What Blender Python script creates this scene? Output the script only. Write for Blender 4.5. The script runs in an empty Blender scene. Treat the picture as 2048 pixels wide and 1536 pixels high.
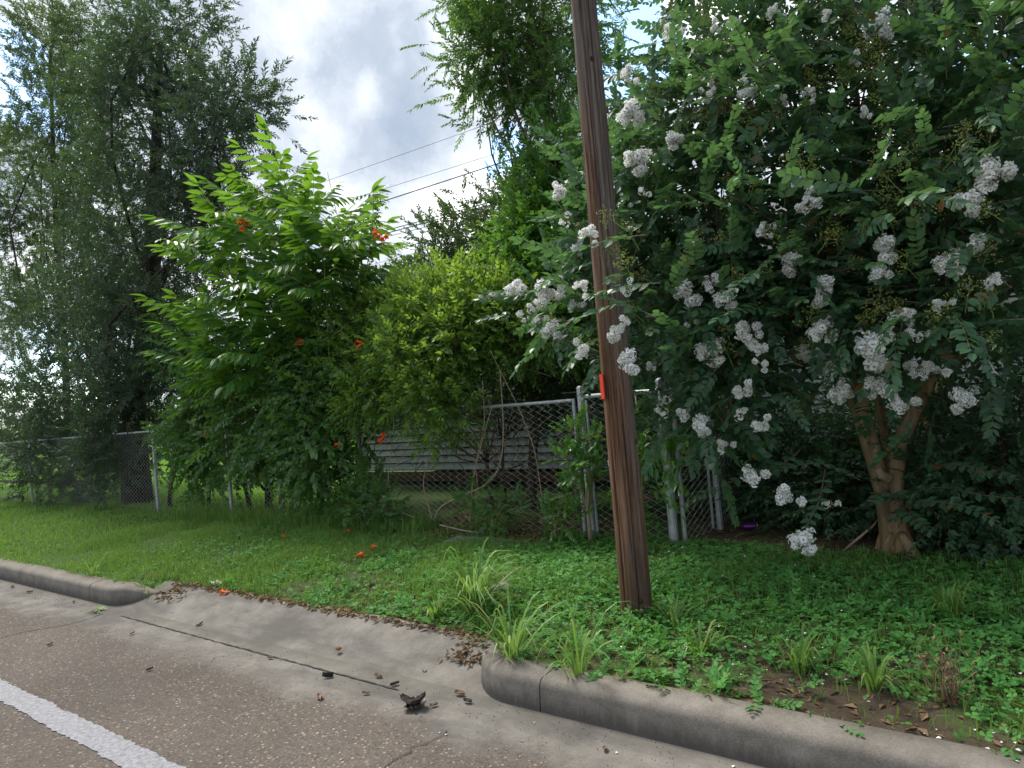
import bpy, math, random
import numpy as np
from mathutils import Matrix, Vector

# ------------------------------------------------------------------ camera, sky, sun, exposure
# world axes: X runs along the street, Y away from the road, Z up
SC = bpy.context.scene
COL = SC.collection
F_PX, IW, IH = 1400.0, 2048.0, 1536.0
CAM = np.array([0.0, 0.0, 1.45])
ROLL = math.atan(0.085)
PITCH = math.atan(28 * math.cos(ROLL) / F_PX)
_f0 = np.array([-0.6, 0.8, 0.0]); _r0 = np.array([0.8, 0.6, 0.0]); _z = np.array([0, 0, 1.0])
FWD = math.cos(PITCH) * _f0 + math.sin(PITCH) * _z
_u0 = math.cos(PITCH) * _z - math.sin(PITCH) * _f0
RIGHT = math.cos(ROLL) * _r0 - math.sin(ROLL) * _u0
UP = math.sin(ROLL) * _r0 + math.cos(ROLL) * _u0

cam_d = bpy.data.cameras.new('camera')
cam = bpy.data.objects.new('camera', cam_d); COL.objects.link(cam)
cam_d.sensor_width = 36; cam_d.sensor_fit = 'HORIZONTAL'; cam_d.lens = 36 * F_PX / IW
cam_d.clip_start = 0.05; cam_d.clip_end = 3000
M4 = Matrix(((RIGHT[0], UP[0], -FWD[0], CAM[0]), (RIGHT[1], UP[1], -FWD[1], CAM[1]),
             (RIGHT[2], UP[2], -FWD[2], CAM[2]), (0, 0, 0, 1)))
cam.matrix_world = M4
SC.camera = cam

SUN_ELEV, SUN_AZ = math.radians(60), math.radians(166)      # azimuth from +X, counter-clockwise
sun_dir = np.array([math.cos(SUN_ELEV) * math.cos(SUN_AZ), math.cos(SUN_ELEV) * math.sin(SUN_AZ), math.sin(SUN_ELEV)])
sl = bpy.data.lights.new('sun', 'SUN'); sl.energy = 2.0; sl.angle = math.radians(20); sl.color = (1.0, 0.95, 0.86)
so = bpy.data.objects.new('sun', sl); COL.objects.link(so)
so.rotation_mode = 'QUATERNION'
so.rotation_quaternion = Vector(tuple(sun_dir)).to_track_quat('Z', 'Y')
so.location = (0, 0, 30)

SC.view_settings.view_transform = 'Standard'
SC.view_settings.look = 'None'
SC.view_settings.exposure = 1.6
SC.view_settings.gamma = 1.0
SC.view_settings.use_curve_mapping = False
SC.render.engine = 'CYCLES'
SC.cycles.max_bounces = 10
SC.cycles.diffuse_bounces = 8
SC.cycles.glossy_bounces = 2
SC.cycles.transmission_bounces = 6
SC.cycles.use_denoising = True
SC.cycles.sample_clamp_indirect = 6


def pix_dir(px, py):
    x = (px - IW / 2) / F_PX; y = -(py - IH / 2) / F_PX
    return RIGHT * x + UP * y + FWD


def at(px, py, d):
    """the point of the vertical plane Y = d that lies in this direction"""
    v = pix_dir(px, py)
    return CAM + v * (d / v[1])


def on_z(px, py, z):
    v = pix_dir(px, py)
    return CAM + v * ((z - CAM[2]) / v[2])


world = bpy.data.worlds.new('World'); SC.world = world; world.use_nodes = True
nt = world.node_tree; nt.nodes.clear()


def N(t, kind, **kw):
    n = t.nodes.new(kind)
    for k, v in kw.items():
        setattr(n, k, v)
    return n


def setin(n, **kw):
    for k, v in kw.items():
        n.inputs[k.replace('_', ' ')].default_value = v


def math_node(t, op, a, b=None, c=None, clamp=False):
    n = t.nodes.new('ShaderNodeMath'); n.operation = op; n.use_clamp = clamp
    for i, v in enumerate((a, b, c)):
        if v is None: continue
        if isinstance(v, (int, float)): n.inputs[i].default_value = v
        else: t.links.new(v, n.inputs[i])
    return n.outputs[0]


def ramp(t, fac, stops, interp='LINEAR'):
    n = t.nodes.new('ShaderNodeValToRGB'); n.color_ramp.interpolation = interp
    e = n.color_ramp.elements
    while len(e) < len(stops): e.new(0.5)
    for i, (p, c) in enumerate(stops):
        e[i].position = p
        e[i].color = (c[0], c[1], c[2], 1) if not isinstance(c, (int, float)) else (c, c, c, 1)
    t.links.new(fac, n.inputs[0])
    return n.outputs[0]


def mixc(t, fac, a, b, blend='MIX'):
    n = t.nodes.new('ShaderNodeMix'); n.data_type = 'RGBA'; n.blend_type = blend
    for sock, v in ((n.inputs[0], fac), (n.inputs[6], a), (n.inputs[7], b)):
        if isinstance(v, (int, float)): sock.default_value = v
        elif isinstance(v, tuple): sock.default_value = (v[0], v[1], v[2], 1)
        else: t.links.new(v, sock)
    return n.outputs[2]


def noise(t, vec, scale, detail=4, rough=0.55, dist=0.0):
    n = t.nodes.new('ShaderNodeTexNoise')
    n.inputs['Scale'].default_value = scale; n.inputs['Detail'].default_value = detail
    n.inputs['Roughness'].default_value = rough; n.inputs['Distortion'].default_value = dist
    if vec is not None: t.links.new(vec, n.inputs['Vector'])
    return n.outputs['Fac']


# --- sky: Nishita with broken cloud, cloud cover is one noise field over the whole dome,
#     the banks in view are nudged towards where they stand
sky = N(nt, 'ShaderNodeTexSky', sky_type='NISHITA', sun_disc=False, sun_elevation=SUN_ELEV,
        sun_rotation=math.radians(90) - SUN_AZ, air_density=1.0, dust_density=0.6, ozone_density=2.0)
bg_sky = N(nt, 'ShaderNodeBackground'); bg_sky.inputs[1].default_value = 0.14
nt.links.new(sky.outputs[0], bg_sky.inputs[0])
tc = N(nt, 'ShaderNodeTexCoord')
gen = tc.outputs['Generated']
warp = N(nt, 'ShaderNodeTexNoise'); warp.inputs['Scale'].default_value = 3.5; warp.inputs['Detail'].default_value = 6
warp.inputs['Roughness'].default_value = 0.6
nt.links.new(gen, warp.inputs['Vector'])
wv = N(nt, 'ShaderNodeVectorMath', operation='MULTIPLY_ADD')
nt.links.new(warp.outputs['Color'], wv.inputs[0]); wv.inputs[1].default_value = (0.16, 0.16, 0.16); nt.links.new(gen, wv.inputs[2])
wsub = N(nt, 'ShaderNodeVectorMath', operation='SUBTRACT'); nt.links.new(wv.outputs[0], wsub.inputs[0]); wsub.inputs[1].default_value = (0.08, 0.08, 0.08)
dirv = wsub.outputs[0]


def blob_dir(px, py, r, amp):
    v = pix_dir(px, py); v = v / np.linalg.norm(v)
    dn = N(nt, 'ShaderNodeVectorMath', operation='DISTANCE')
    nt.links.new(dirv, dn.inputs[0]); dn.inputs[1].default_value = tuple(v)
    q = math_node(nt, 'DIVIDE', dn.outputs['Value'], r)
    q = math_node(nt, 'POWER', q, 2.0)
    q = math_node(nt, 'MULTIPLY', q, -1.0)
    q = math_node(nt, 'EXPONENT', q)
    return math_node(nt, 'MULTIPLY', q, amp)


def add_all(xs):
    r = xs[0]
    for x in xs[1:]: r = math_node(nt, 'ADD', r, x)
    return r


n_cov = noise(nt, dirv, 2.6, 7, 0.58)
cov = add_all([n_cov, blob_dir(1000, 275, 0.045, -0.45), blob_dir(1245, 70, 0.07, -0.5), blob_dir(20, 170, 0.06, -0.45),
               blob_dir(600, 130, 0.3, 0.22), blob_dir(820, 330, 0.22, 0.2), blob_dir(1300, 40, 0.05, 0.12)])
cov = ramp(nt, cov, [(0.40, 0.0), (0.47, 1.0)], 'EASE')
n_br = noise(nt, dirv, 4.2, 9, 0.62)
br = add_all([n_br, blob_dir(600, 190, 0.06, 0.10), blob_dir(550, 60, 0.045, 0.12), blob_dir(735, 190, 0.032, 0.22), blob_dir(650, 235, 0.04, 0.12),
              blob_dir(950, 350, 0.10, 0.14), blob_dir(900, 130, 0.055, 0.16), blob_dir(1290, 30, 0.07, 0.3),
              blob_dir(440, 150, 0.12, -0.12), blob_dir(770, 80, 0.09, -0.14), blob_dir(780, 300, 0.08, -0.10), blob_dir(830, 230, 0.07, -0.12)])
br = ramp(nt, br, [(0.18, 0.0), (0.38, 0.10), (0.54, 0.28), (0.64, 0.75), (0.74, 1.0)])
cl_col = mixc(nt, br, (0.165, 0.205, 0.265), (0.96, 0.95, 0.93))
bg_cl = N(nt, 'ShaderNodeBackground'); nt.links.new(cl_col, bg_cl.inputs[0]); bg_cl.inputs[1].default_value = 0.85
mx = N(nt, 'ShaderNodeMixShader'); nt.links.new(cov, mx.inputs[0]); nt.links.new(bg_sky.outputs[0], mx.inputs[1]); nt.links.new(bg_cl.outputs[0], mx.inputs[2])
wo = N(nt, 'ShaderNodeOutputWorld'); nt.links.new(mx.outputs[0], wo.inputs[0])

# ------------------------------------------------------------------ helpers
rng = np.random.default_rng(11)
random.seed(5)


def tag(o, label=None, cat=None, group=None, kind=None):
    if label: o['label'] = label
    if cat: o['category'] = cat
    if group: o['group'] = group
    if kind: o['kind'] = kind
    return o


def empty(name, loc=(0, 0, 0)):
    o = bpy.data.objects.new(name, None); COL.objects.link(o); o.location = tuple(loc); o.empty_display_size = 0.1
    return o


class MB:
    """collects vertices and polygons (tri and quad arrays) and builds ONE mesh"""

    def __init__(self):
        self.v = []; self.n = 0; self.tris = []; self.quads = []; self.tm = []; self.qm = []; self.sm = []

    def add(self, v, tris=None, quads=None, tm=0, qm=0):
        v = np.asarray(v, float).reshape(-1, 3)
        if tris is not None and len(tris):
            t = np.asarray(tris, np.int64).reshape(-1, 3); self.tris.append(t + self.n)
            self.tm.append(np.broadcast_to(np.asarray(tm, np.int32), (len(t),)))
        if quads is not None and len(quads):
            q = np.asarray(quads, np.int64).reshape(-1, 4); self.quads.append(q + self.n)
            self.qm.append(np.broadcast_to(np.asarray(qm, np.int32), (len(q),)))
        self.v.append(v); self.n += len(v)

    def box(self, lo, hi, m=0):
        x0, y0, z0 = lo; x1, y1, z1 = hi
        v = [(x0, y0, z0), (x1, y0, z0), (x1, y1, z0), (x0, y1, z0), (x0, y0, z1), (x1, y0, z1), (x1, y1, z1), (x0, y1, z1)]
        self.add(v, quads=[(0, 3, 2, 1), (4, 5, 6, 7), (0, 1, 5, 4), (1, 2, 6, 5), (2, 3, 7, 6), (3, 0, 4, 7)], qm=m)

    def tube(self, p, r, n=6, m=0, cap=True):
        p = np.asarray(p, float); k = len(p)
        r = np.broadcast_to(np.asarray(r, float), (k,))
        t = np.gradient(p, axis=0); t /= np.linalg.norm(t, axis=1, keepdims=True) + 1e-9
        a = np.array([0, 0, 1.0]) if abs(t[0, 2]) < 0.9 else np.array([1.0, 0, 0])
        x = np.cross(t, a)
        x /= np.linalg.norm(x, axis=1, keepdims=True) + 1e-9
        for i in range(1, k):                       # keep the frame from flipping
            xi = x[i - 1] - t[i] * np.dot(x[i - 1], t[i]); l = np.linalg.norm(xi)
            if l > 1e-6: x[i] = xi / l
        y = np.cross(t, x)
        an = np.arange(n) / n * 2 * np.pi
        v = p[:, None, :] + r[:, None, None] * (np.cos(an)[None, :, None] * x[:, None, :] + np.sin(an)[None, :, None] * y[:, None, :])
        i = np.arange(k - 1)[:, None] * n; j = np.arange(n)[None, :]; j2 = (j + 1) % n
        q = np.stack([i + j, i + j2, i + n + j2, i + n + j], -1).reshape(-1, 4)
        v = v.reshape(-1, 3)
        tr = None
        if cap and n > 2:
            v = np.vstack([v, p[:1], p[-1:]]); c0 = k * n
            jj = np.arange(n); jn = (jj + 1) % n
            tr = np.vstack([np.stack([jn, jj, np.full(n, c0)], -1), np.stack([jj + (k - 1) * n, jn + (k - 1) * n, np.full(n, c0 + 1)], -1)])
        self.add(v, tris=tr, quads=q, tm=m, qm=m)

    def stamp(self, T, pos, R, sc):
        """T = (verts, tris, mats); R (m,3,3) columns are the axes"""
        V, F, Mi = T
        m = len(pos)
        if m == 0: return
        sc = np.broadcast_to(np.asarray(sc, float), (m,))
        v = np.einsum('mij,nj->mni', R, V) * sc[:, None, None] + pos[:, None, :]
        f = F[None] + (np.arange(m) * len(V))[:, None, None]
        self.add(v.reshape(-1, 3), tris=f.reshape(-1, 3), tm=np.tile(Mi, m))

    def build(self, name, mats, parent=None, smooth=False):
        me = bpy.data.meshes.new(name)
        v = np.concatenate(self.v).astype(np.float32) if self.v else np.zeros((0, 3), np.float32)
        t = np.concatenate(self.tris) if self.tris else np.zeros((0, 3), np.int64)
        q = np.concatenate(self.quads) if self.quads else np.zeros((0, 4), np.int64)
        mi = np.concatenate(self.tm + self.qm) if (self.tm or self.qm) else np.zeros(0, np.int32)
        me.vertices.add(len(v)); me.vertices.foreach_set('co', v.ravel())
        lv = np.concatenate([t.ravel(), q.ravel()]).astype(np.int32)
        me.loops.add(len(lv)); me.loops.foreach_set('vertex_index', lv)
        ls = np.concatenate([np.arange(len(t)) * 3, len(t) * 3 + np.arange(len(q)) * 4]).astype(np.int32)
        me.polygons.add(len(ls)); me.polygons.foreach_set('loop_start', ls)
        if not isinstance(mats, (list, tuple)): mats = [mats]
        for m in mats: me.materials.append(m)
        me.polygons.foreach_set('material_index', np.ascontiguousarray(mi, dtype=np.int32))
        me.update(calc_edges=True)
        me.polygons.foreach_set('use_smooth', np.full(len(ls), bool(smooth)))
        o = bpy.data.objects.new(name, me); COL.objects.link(o)
        if parent is not None: o.parent = parent
        return o


def unit(v):
    return v / (np.linalg.norm(v, axis=-1, keepdims=True) + 1e-9)


def frames(dirs, ups):
    y = unit(np.asarray(dirs, float)); x = np.cross(y, ups); bad = np.linalg.norm(x, axis=-1) < 1e-4
    x[bad] = np.cross(y[bad], np.array([1.0, 0.2, 0]))
    x = unit(x); z = np.cross(x, y)
    return np.stack([x, y, z], -1)


def leaf_T(L, W, prof, fold=0.18, droop=0.15, m=0, nx=0.0):
    """a leaf along +Y; prof = [(t, halfwidth fraction)]; midrib fold"""
    V = [(0, 0, 0)]; F = []
    for t, w in prof:
        z = -droop * t * t * L; V += [(-w * W / 2, t * L, z + fold * w * W / 2), (nx * W, t * L, z), (w * W / 2, t * L, z + fold * w * W / 2)]
    V.append((0, L, -droop * L))
    F += [(0, 2, 1), (0, 3, 2)]
    for i in range(len(prof) - 1):
        a = 1 + 3 * i; b = a + 3
        F += [(a, a + 1, b + 1), (a, b + 1, b), (a + 1, a + 2, b + 2), (a + 1, b + 2, b + 1)]
    a = 1 + 3 * (len(prof) - 1); e = len(V) - 1
    F += [(a, a + 1, e), (a + 1, a + 2, e)]
    return np.array(V, float), np.array(F), np.full(len(F), m)


def kite_T(L, W, fold=0.25, pos=0.45, m=0):
    V = np.array([(0, 0, 0), (-W / 2, L * pos, fold * W / 2), (0, L, -0.08 * L), (W / 2, L * pos, fold * W / 2)], float)
    return V, np.array([(0, 2, 1), (0, 3, 2)]), np.zeros(2, int) + m


def join_T(parts):
    V = []; F = []; Mi = []; n = 0
    for v, f, m in parts:
        V.append(v); F.append(f + n); Mi.append(m); n += len(v)
    return np.vstack(V), np.vstack(F), np.concatenate(Mi)


def xf(T, pos, dir_, up, s=1.0):
    R = frames(np.array([dir_]), np.array([up]))[0]
    return T[0] @ R.T * s + np.asarray(pos), T[1], T[2]


def stem_T(p, r0, r1, m=1):
    b = MB(); b.tube(p, np.linspace(r0, r1, len(p)), 3, cap=False)
    v = np.concatenate(b.v); q = np.concatenate(b.quads)
    f = np.vstack([q[:, [0, 1, 2]], q[:, [0, 2, 3]]])
    return v, f, np.full(len(f), m)


def twig_T(g, L, n, leaf, mode='alt', ang=50, curve=0.1, stem=0.003, ls=1.0, jit=0.35, droop=0.0, t0=0.12, tip=True, taper=0.3):
    """stem along +Y with n leaves; material 0 leaf, 1 stem"""
    k = 5; t = np.linspace(0, 1, k)
    sx = g.normal(0, 0.05) * L
    P = np.stack([sx * t * t, t * L * (1 - 0.1 * curve), -curve * t * t * L], -1)
    parts = [stem_T(P, stem, stem * 0.5)]
    for i in range(n):
        if mode == 'opp': tt = t0 + (1 - t0) * ((i // 2) + 0.3) / (n / 2); s = 1 if i % 2 else -1
        else: tt = t0 + (1 - t0) * (i + 0.3) / n; s = 1 if i % 2 else -1
        tt = min(tt, 1)
        p = np.array([np.interp(tt, t, P[:, j]) for j in range(3)])
        a = math.radians(ang + g.normal(0, 8)) * (1 - 0.35 * tt)
        d = np.array([s * math.sin(a), math.cos(a), -droop - curve * tt + g.normal(0, jit * 0.7)])
        up = np.array([g.normal(0, jit), g.normal(0, jit) - 0.1, 1.0])
        parts.append(xf(leaf, p, d, up, ls * (1 - taper * abs(tt - 0.5) * 1.3) * g.uniform(0.75, 1.15)))
    if tip:
        parts.append(xf(leaf, P[-1], np.array([0, 1, -curve * 1.5]), np.array([0.2, 0, 1]), ls * 0.8))
    return join_T(parts)


def crown(g, blobs, n_clump, clump_r, n_twig, up=0.3, shell=0.55, rnd=0.5, out=0.8, flat=1.0, droop_low=0.0):
    """blobs: (centre, radii, weight). returns twig positions, directions, clump list (centre, blob centre)"""
    W = np.array([b[2] for b in blobs], float); W /= W.sum()
    P = []; D = []; C = []
    for (c, r, _), w in zip(blobs, W):
        c = np.asarray(c, float); r = np.asarray(r if np.ndim(r) else (r, r, r), float)
        m = max(1, int(round(n_clump * w)))
        d = unit(g.normal(size=(m, 3)))
        rad = shell + (1 - shell) * g.random(m) ** 0.6
        rad *= 1 + 0.12 * g.normal(size=m)
        cc = c + d * r * rad[:, None]
        k = g.poisson(n_twig, m)
        idx = np.repeat(np.arange(m), k)
        off = g.normal(size=(len(idx), 3)) * clump_r * 0.55 * np.array([1, 1, flat])
        p = cc[idx] + off
        o = unit((p - c) / r) * out + off / clump_r * 0.8 + g.normal(size=(len(idx), 3)) * rnd
        o[:, 2] += up
        low = np.clip(-(p[:, 2] - c[2]) / r[2], 0, 1)
        o[:, 2] -= droop_low * low
        P.append(p); D.append(unit(o)); C += [(a, c) for a in cc]
    return np.vstack(P), np.vstack(D), C


def fill_crown(mb, g, Ts, P, D, smin=0.8, smax=1.2, upj=0.5):
    pick = g.integers(0, len(Ts), len(P))
    ups = np.array([0, 0, 1.0]) + g.normal(size=P.shape) * upj
    R = frames(D, ups)
    sc = g.uniform(smin, smax, len(P))
    for i, T in enumerate(Ts):
        k = pick == i
        mb.stamp(T, P[k], R[k], sc[k])


def wob(g, a, b, k=6, amp=0.06, sag=0.0):
    """a slightly crooked path from a to b"""
    a = np.asarray(a, float); b = np.asarray(b, float); t = np.linspace(0, 1, k)[:, None]
    L = np.linalg.norm(b - a)
    p = a + (b - a) * t
    w = np.sin(np.pi * t) * (g.normal(size=3) * amp * L) + np.sin(2 * np.pi * t) * (g.normal(size=3) * amp * 0.6 * L)
    p = p + w
    p[:, 2] += (np.sin(np.pi * t) * sag)[:, 0]
    return p


def limbs(mb, g, base_path, r0, r1, blobs, clumps, rl=0.05, rc=0.012, n=8, m=0, every=1, attach=0.45):
    bp = np.asarray(base_path, float)
    mb.tube(bp, np.linspace(r0, r1, len(bp)), n, m)
    for c, r, _ in blobs:
        c = np.asarray(c, float)
        t = g.uniform(attach, 1.0); i = min(len(bp) - 1, int(t * (len(bp) - 1)))
        zi = np.argmin(np.abs(bp[:, 2] - (bp[0, 2] + (c[2] - bp[0, 2]) * attach)))
        i = max(zi, 1)
        p = wob(g, bp[i], c, 7, 0.07, 0.05)
        mb.tube(p, np.linspace(rl, rl * 0.35, 7), 6, m)
    for k, (cc, c) in enumerate(clumps):
        if k % every: continue
        mb.tube(wob(g, c, cc, 4, 0.08, 0.02), np.linspace(rc, rc * 0.35, 4), 4, m, cap=False)


# value noise for the terrain
_tab = rng.random((64, 64))


def vnoise(x, y):
    xi = np.floor(x).astype(int); yi = np.floor(y).astype(int); fx = x - xi; fy = y - yi
    fx = fx * fx * (3 - 2 * fx); fy = fy * fy * (3 - 2 * fy)
    g = lambda a, b: _tab[a % 64, b % 64]
    return (g(xi, yi) * (1 - fx) + g(xi + 1, yi) * fx) * (1 - fy) + (g(xi, yi + 1) * (1 - fx) + g(xi + 1, yi + 1) * fx) * fy


def sstep(a, b, x):
    t = np.clip((x - a) / (b - a), 0, 1); return t * t * (3 - 2 * t)


# ------------------------------------------------------------------ materials
MATS = {}


def new_mat(name):
    m = bpy.data.materials.new(name); m.use_nodes = True; MATS[name] = m
    t = m.node_tree; t.nodes.clear()
    o = N(t, 'ShaderNodeOutputMaterial'); p = N(t, 'ShaderNodeBsdfPrincipled')
    t.links.new(p.outputs[0], o.inputs[0])
    return m, t, p, o


def leaf_mat(name, a, b, trans, tw=0.42, rough=0.42, spec=0.45, c=None):
    m, t, p, o = new_mat(name)
    geo = N(t, 'ShaderNodeNewGeometry'); oi = N(t, 'ShaderNodeObjectInfo')
    r = math_node(t, 'ADD', geo.outputs['Random Per Island'], oi.outputs['Random'])
    r = math_node(t, 'FRACT', r)
    stops = [(0.0, a), (0.75, b)] + ([(0.97, b), (1.0, c)] if c else [])
    col = ramp(t, r, stops)
    t.links.new(col, p.inputs['Base Color']); p.inputs['Roughness'].default_value = rough
    p.inputs['Specular IOR Level'].default_value = spec
    tr = N(t, 'ShaderNodeBsdfTranslucent')
    tcol = mixc(t, r, tuple(x * 0.75 for x in trans), trans)
    t.links.new(tcol, tr.inputs[0])
    mx = N(t, 'ShaderNodeMixShader'); mx.inputs[0].default_value = tw
    t.links.new(p.outputs[0], mx.inputs[1]); t.links.new(tr.outputs[0], mx.inputs[2]); t.links.new(mx.outputs[0], o.inputs[0])
    return m


def bump(t, p, h, strength=0.4, dist=0.01):
    b = N(t, 'ShaderNodeBump'); b.inputs['Strength'].default_value = strength; b.inputs['Distance'].default_value = dist
    t.links.new(h, b.inputs['Height']); t.links.new(b.outputs[0], p.inputs['Normal'])


def simple_mat(name, a, b, scale=8, rough=0.8, bstr=0.3, bdist=0.005, stretch=None, metal=0.0, detail=5, spec=0.3):
    m, t, p, o = new_mat(name)
    tcn = N(t, 'ShaderNodeTexCoord'); vec = tcn.outputs['Object']
    if stretch:
        mp = N(t, 'ShaderNodeMapping'); mp.inputs['Scale'].default_value = stretch; t.links.new(vec, mp.inputs[0]); vec = mp.outputs[0]
    n = noise(t, vec, scale, detail, 0.6)
    oi = N(t, 'ShaderNodeObjectInfo')
    f = math_node(t, 'ADD', n, math_node(t, 'MULTIPLY', math_node(t, 'SUBTRACT', oi.outputs['Random'], 0.5), 0.12))
    t.links.new(ramp(t, f, [(0.3, a), (0.7, b)]), p.inputs['Base Color'])
    p.inputs['Roughness'].default_value = rough; p.inputs['Metallic'].default_value = metal; p.inputs['Specular IOR Level'].default_value = spec
    if bstr: bump(t, p, noise(t, vec, scale * 3, 4, 0.6), bstr, bdist)
    return m


m_oak = leaf_mat('oak_leaf', (0.036, 0.060, 0.048), (0.064, 0.098, 0.068), (0.10, 0.20, 0.04), 0.30, 0.38, 0.5)
m_oak2 = leaf_mat('oak_leaf_light', (0.036, 0.078, 0.03), (0.068, 0.12, 0.042), (0.14, 0.24, 0.05), 0.34, 0.42, 0.45)
m_pecan = leaf_mat('compound_leaf', (0.028, 0.095, 0.022), (0.055, 0.16, 0.03), (0.23, 0.45, 0.035), 0.42, 0.36, 0.5)
m_vine = leaf_mat('vine_leaf', (0.038, 0.105, 0.034), (0.08, 0.18, 0.045), (0.20, 0.40, 0.05), 0.38, 0.42, 0.4, (0.12, 0.09, 0.03))
m_bush = leaf_mat('bush_leaf', (0.060, 0.145, 0.032), (0.115, 0.225, 0.042), (0.32, 0.50, 0.05), 0.45, 0.45, 0.35)
m_elder = leaf_mat('elder_leaf', (0.035, 0.095, 0.03), (0.07, 0.155, 0.035), (0.18, 0.36, 0.05), 0.40, 0.42, 0.4)
m_back = leaf_mat('far_leaf', (0.035, 0.075, 0.035), (0.06, 0.11, 0.04), (0.12, 0.20, 0.05), 0.3, 0.5, 0.4)
m_crape = leaf_mat('crape_leaf', (0.032, 0.088, 0.050), (0.058, 0.138, 0.064), (0.13, 0.27, 0.07), 0.36, 0.40, 0.45, (0.20, 0.07, 0.02))
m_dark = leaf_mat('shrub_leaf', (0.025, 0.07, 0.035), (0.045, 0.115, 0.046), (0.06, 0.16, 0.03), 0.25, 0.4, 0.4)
m_privet = leaf_mat('privet_leaf', (0.035, 0.125, 0.022), (0.075, 0.21, 0.035), (0.20, 0.42, 0.04), 0.38, 0.30, 0.5)
m_grass = leaf_mat('grass_blade', (0.065, 0.15, 0.038), (0.165, 0.29, 0.062), (0.25, 0.42, 0.06), 0.38, 0.5, 0.3, (0.30, 0.24, 0.10))
m_yard_lit = leaf_mat('yard_grass', (0.085, 0.22, 0.02), (0.14, 0.30, 0.03), (0.30, 0.55, 0.03), 0.45, 0.55, 0.2)  # brighter than the verge grass, sunlight put into the colour
m_clover = leaf_mat('clover_leaf', (0.045, 0.16, 0.040), (0.09, 0.26, 0.055), (0.18, 0.40, 0.06), 0.33, 0.6, 0.18)
m_petal = leaf_mat('white_petal', (0.86, 0.86, 0.85), (0.92, 0.92, 0.92), (0.92, 0.92, 0.91), 0.35, 0.6, 0.2)
m_bud = leaf_mat('green_bud', (0.16, 0.24, 0.045), (0.28, 0.30, 0.08), (0.2, 0.25, 0.05), 0.15, 0.5, 0.3, (0.33, 0.16, 0.06))
m_orange = leaf_mat('orange_petal', (0.80, 0.08, 0.015), (0.85, 0.16, 0.02), (0.85, 0.20, 0.03), 0.35, 0.5, 0.3)
m_litter = leaf_mat('leaf_litter', (0.09, 0.055, 0.03), (0.21, 0.14, 0.075), (0.15, 0.09, 0.04), 0.15, 0.7, 0.2, (0.35, 0.28, 0.18))
m_bark = simple_mat('oak_bark', (0.022, 0.018, 0.015), (0.075, 0.06, 0.048), 14, 0.95, 0.9, 0.03, (1, 1, 0.25))
m_twig = simple_mat('twig_bark', (0.07, 0.05, 0.035), (0.17, 0.13, 0.09), 25, 0.9, 0.4, 0.004)
m_green_stem = simple_mat('green_stem', (0.13, 0.20, 0.05), (0.24, 0.30, 0.09), 20, 0.7, 0.1, 0.002)
m_drystem = simple_mat('dry_stem', (0.20, 0.15, 0.10), (0.36, 0.29, 0.21), 22, 0.9, 0.3, 0.003)
m_galv = simple_mat('galvanised_steel', (0.30, 0.32, 0.33), (0.46, 0.48, 0.49), 18, 0.5, 0.15, 0.002, None, 0.55, 6, 0.4)
m_wire = simple_mat('wire_steel', (0.30, 0.29, 0.28), (0.46, 0.45, 0.43), 30, 0.55, 0.0, 0.001, None, 0.4)
m_board = simple_mat('painted_clapboard', (0.30, 0.32, 0.32), (0.55, 0.57, 0.56), 5, 0.7, 0.15, 0.004, (0.4, 1, 3))
m_rust = simple_mat('dark_timber', (0.05, 0.035, 0.024), (0.13, 0.085, 0.05), 10, 0.9, 0.4, 0.006, (0.3, 1, 3))
m_shingle = simple_mat('roof_shingle', (0.06, 0.06, 0.062), (0.13, 0.125, 0.12), 20, 0.95, 0.6, 0.01)
m_cable = simple_mat('black_cable', (0.012, 0.012, 0.014), (0.03, 0.03, 0.032), 4, 0.6, 0.0)
m_red = simple_mat('red_paint', (0.55, 0.03, 0.02), (0.68, 0.06, 0.03), 20, 0.5, 0.1, 0.001)
m_white = simple_mat('white_paint', (0.66, 0.66, 0.64), (0.82, 0.82, 0.80), 12, 0.6, 0.1, 0.002)
m_dead = simple_mat('blackened_leaf', (0.012, 0.010, 0.009), (0.045, 0.035, 0.028), 30, 0.7, 0.5, 0.004)
m_brownleaf = simple_mat('dry_brown_leaf', (0.11, 0.065, 0.04), (0.27, 0.17, 0.10), 30, 0.8, 0.5, 0.003)
m_stone = simple_mat('pebble_grey', (0.10, 0.10, 0.10), (0.22, 0.21, 0.20), 30, 0.9, 0.5, 0.004)
m_can = simple_mat('purple_can', (0.06, 0.015, 0.10), (0.12, 0.03, 0.18), 6, 0.3, 0.0, 0.001, None, 0.6)
m_alu = simple_mat('bare_aluminium', (0.5, 0.5, 0.5), (0.65, 0.65, 0.65), 20, 0.3, 0.0, 0.001, None, 0.9)
m_knot = simple_mat('wood_knot', (0.018, 0.011, 0.008), (0.05, 0.03, 0.02), 40, 0.95, 0.6, 0.004)
m_black = simple_mat('crack_dirt', (0.022, 0.020, 0.018), (0.05, 0.046, 0.042), 30, 0.95, 0.0)


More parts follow.
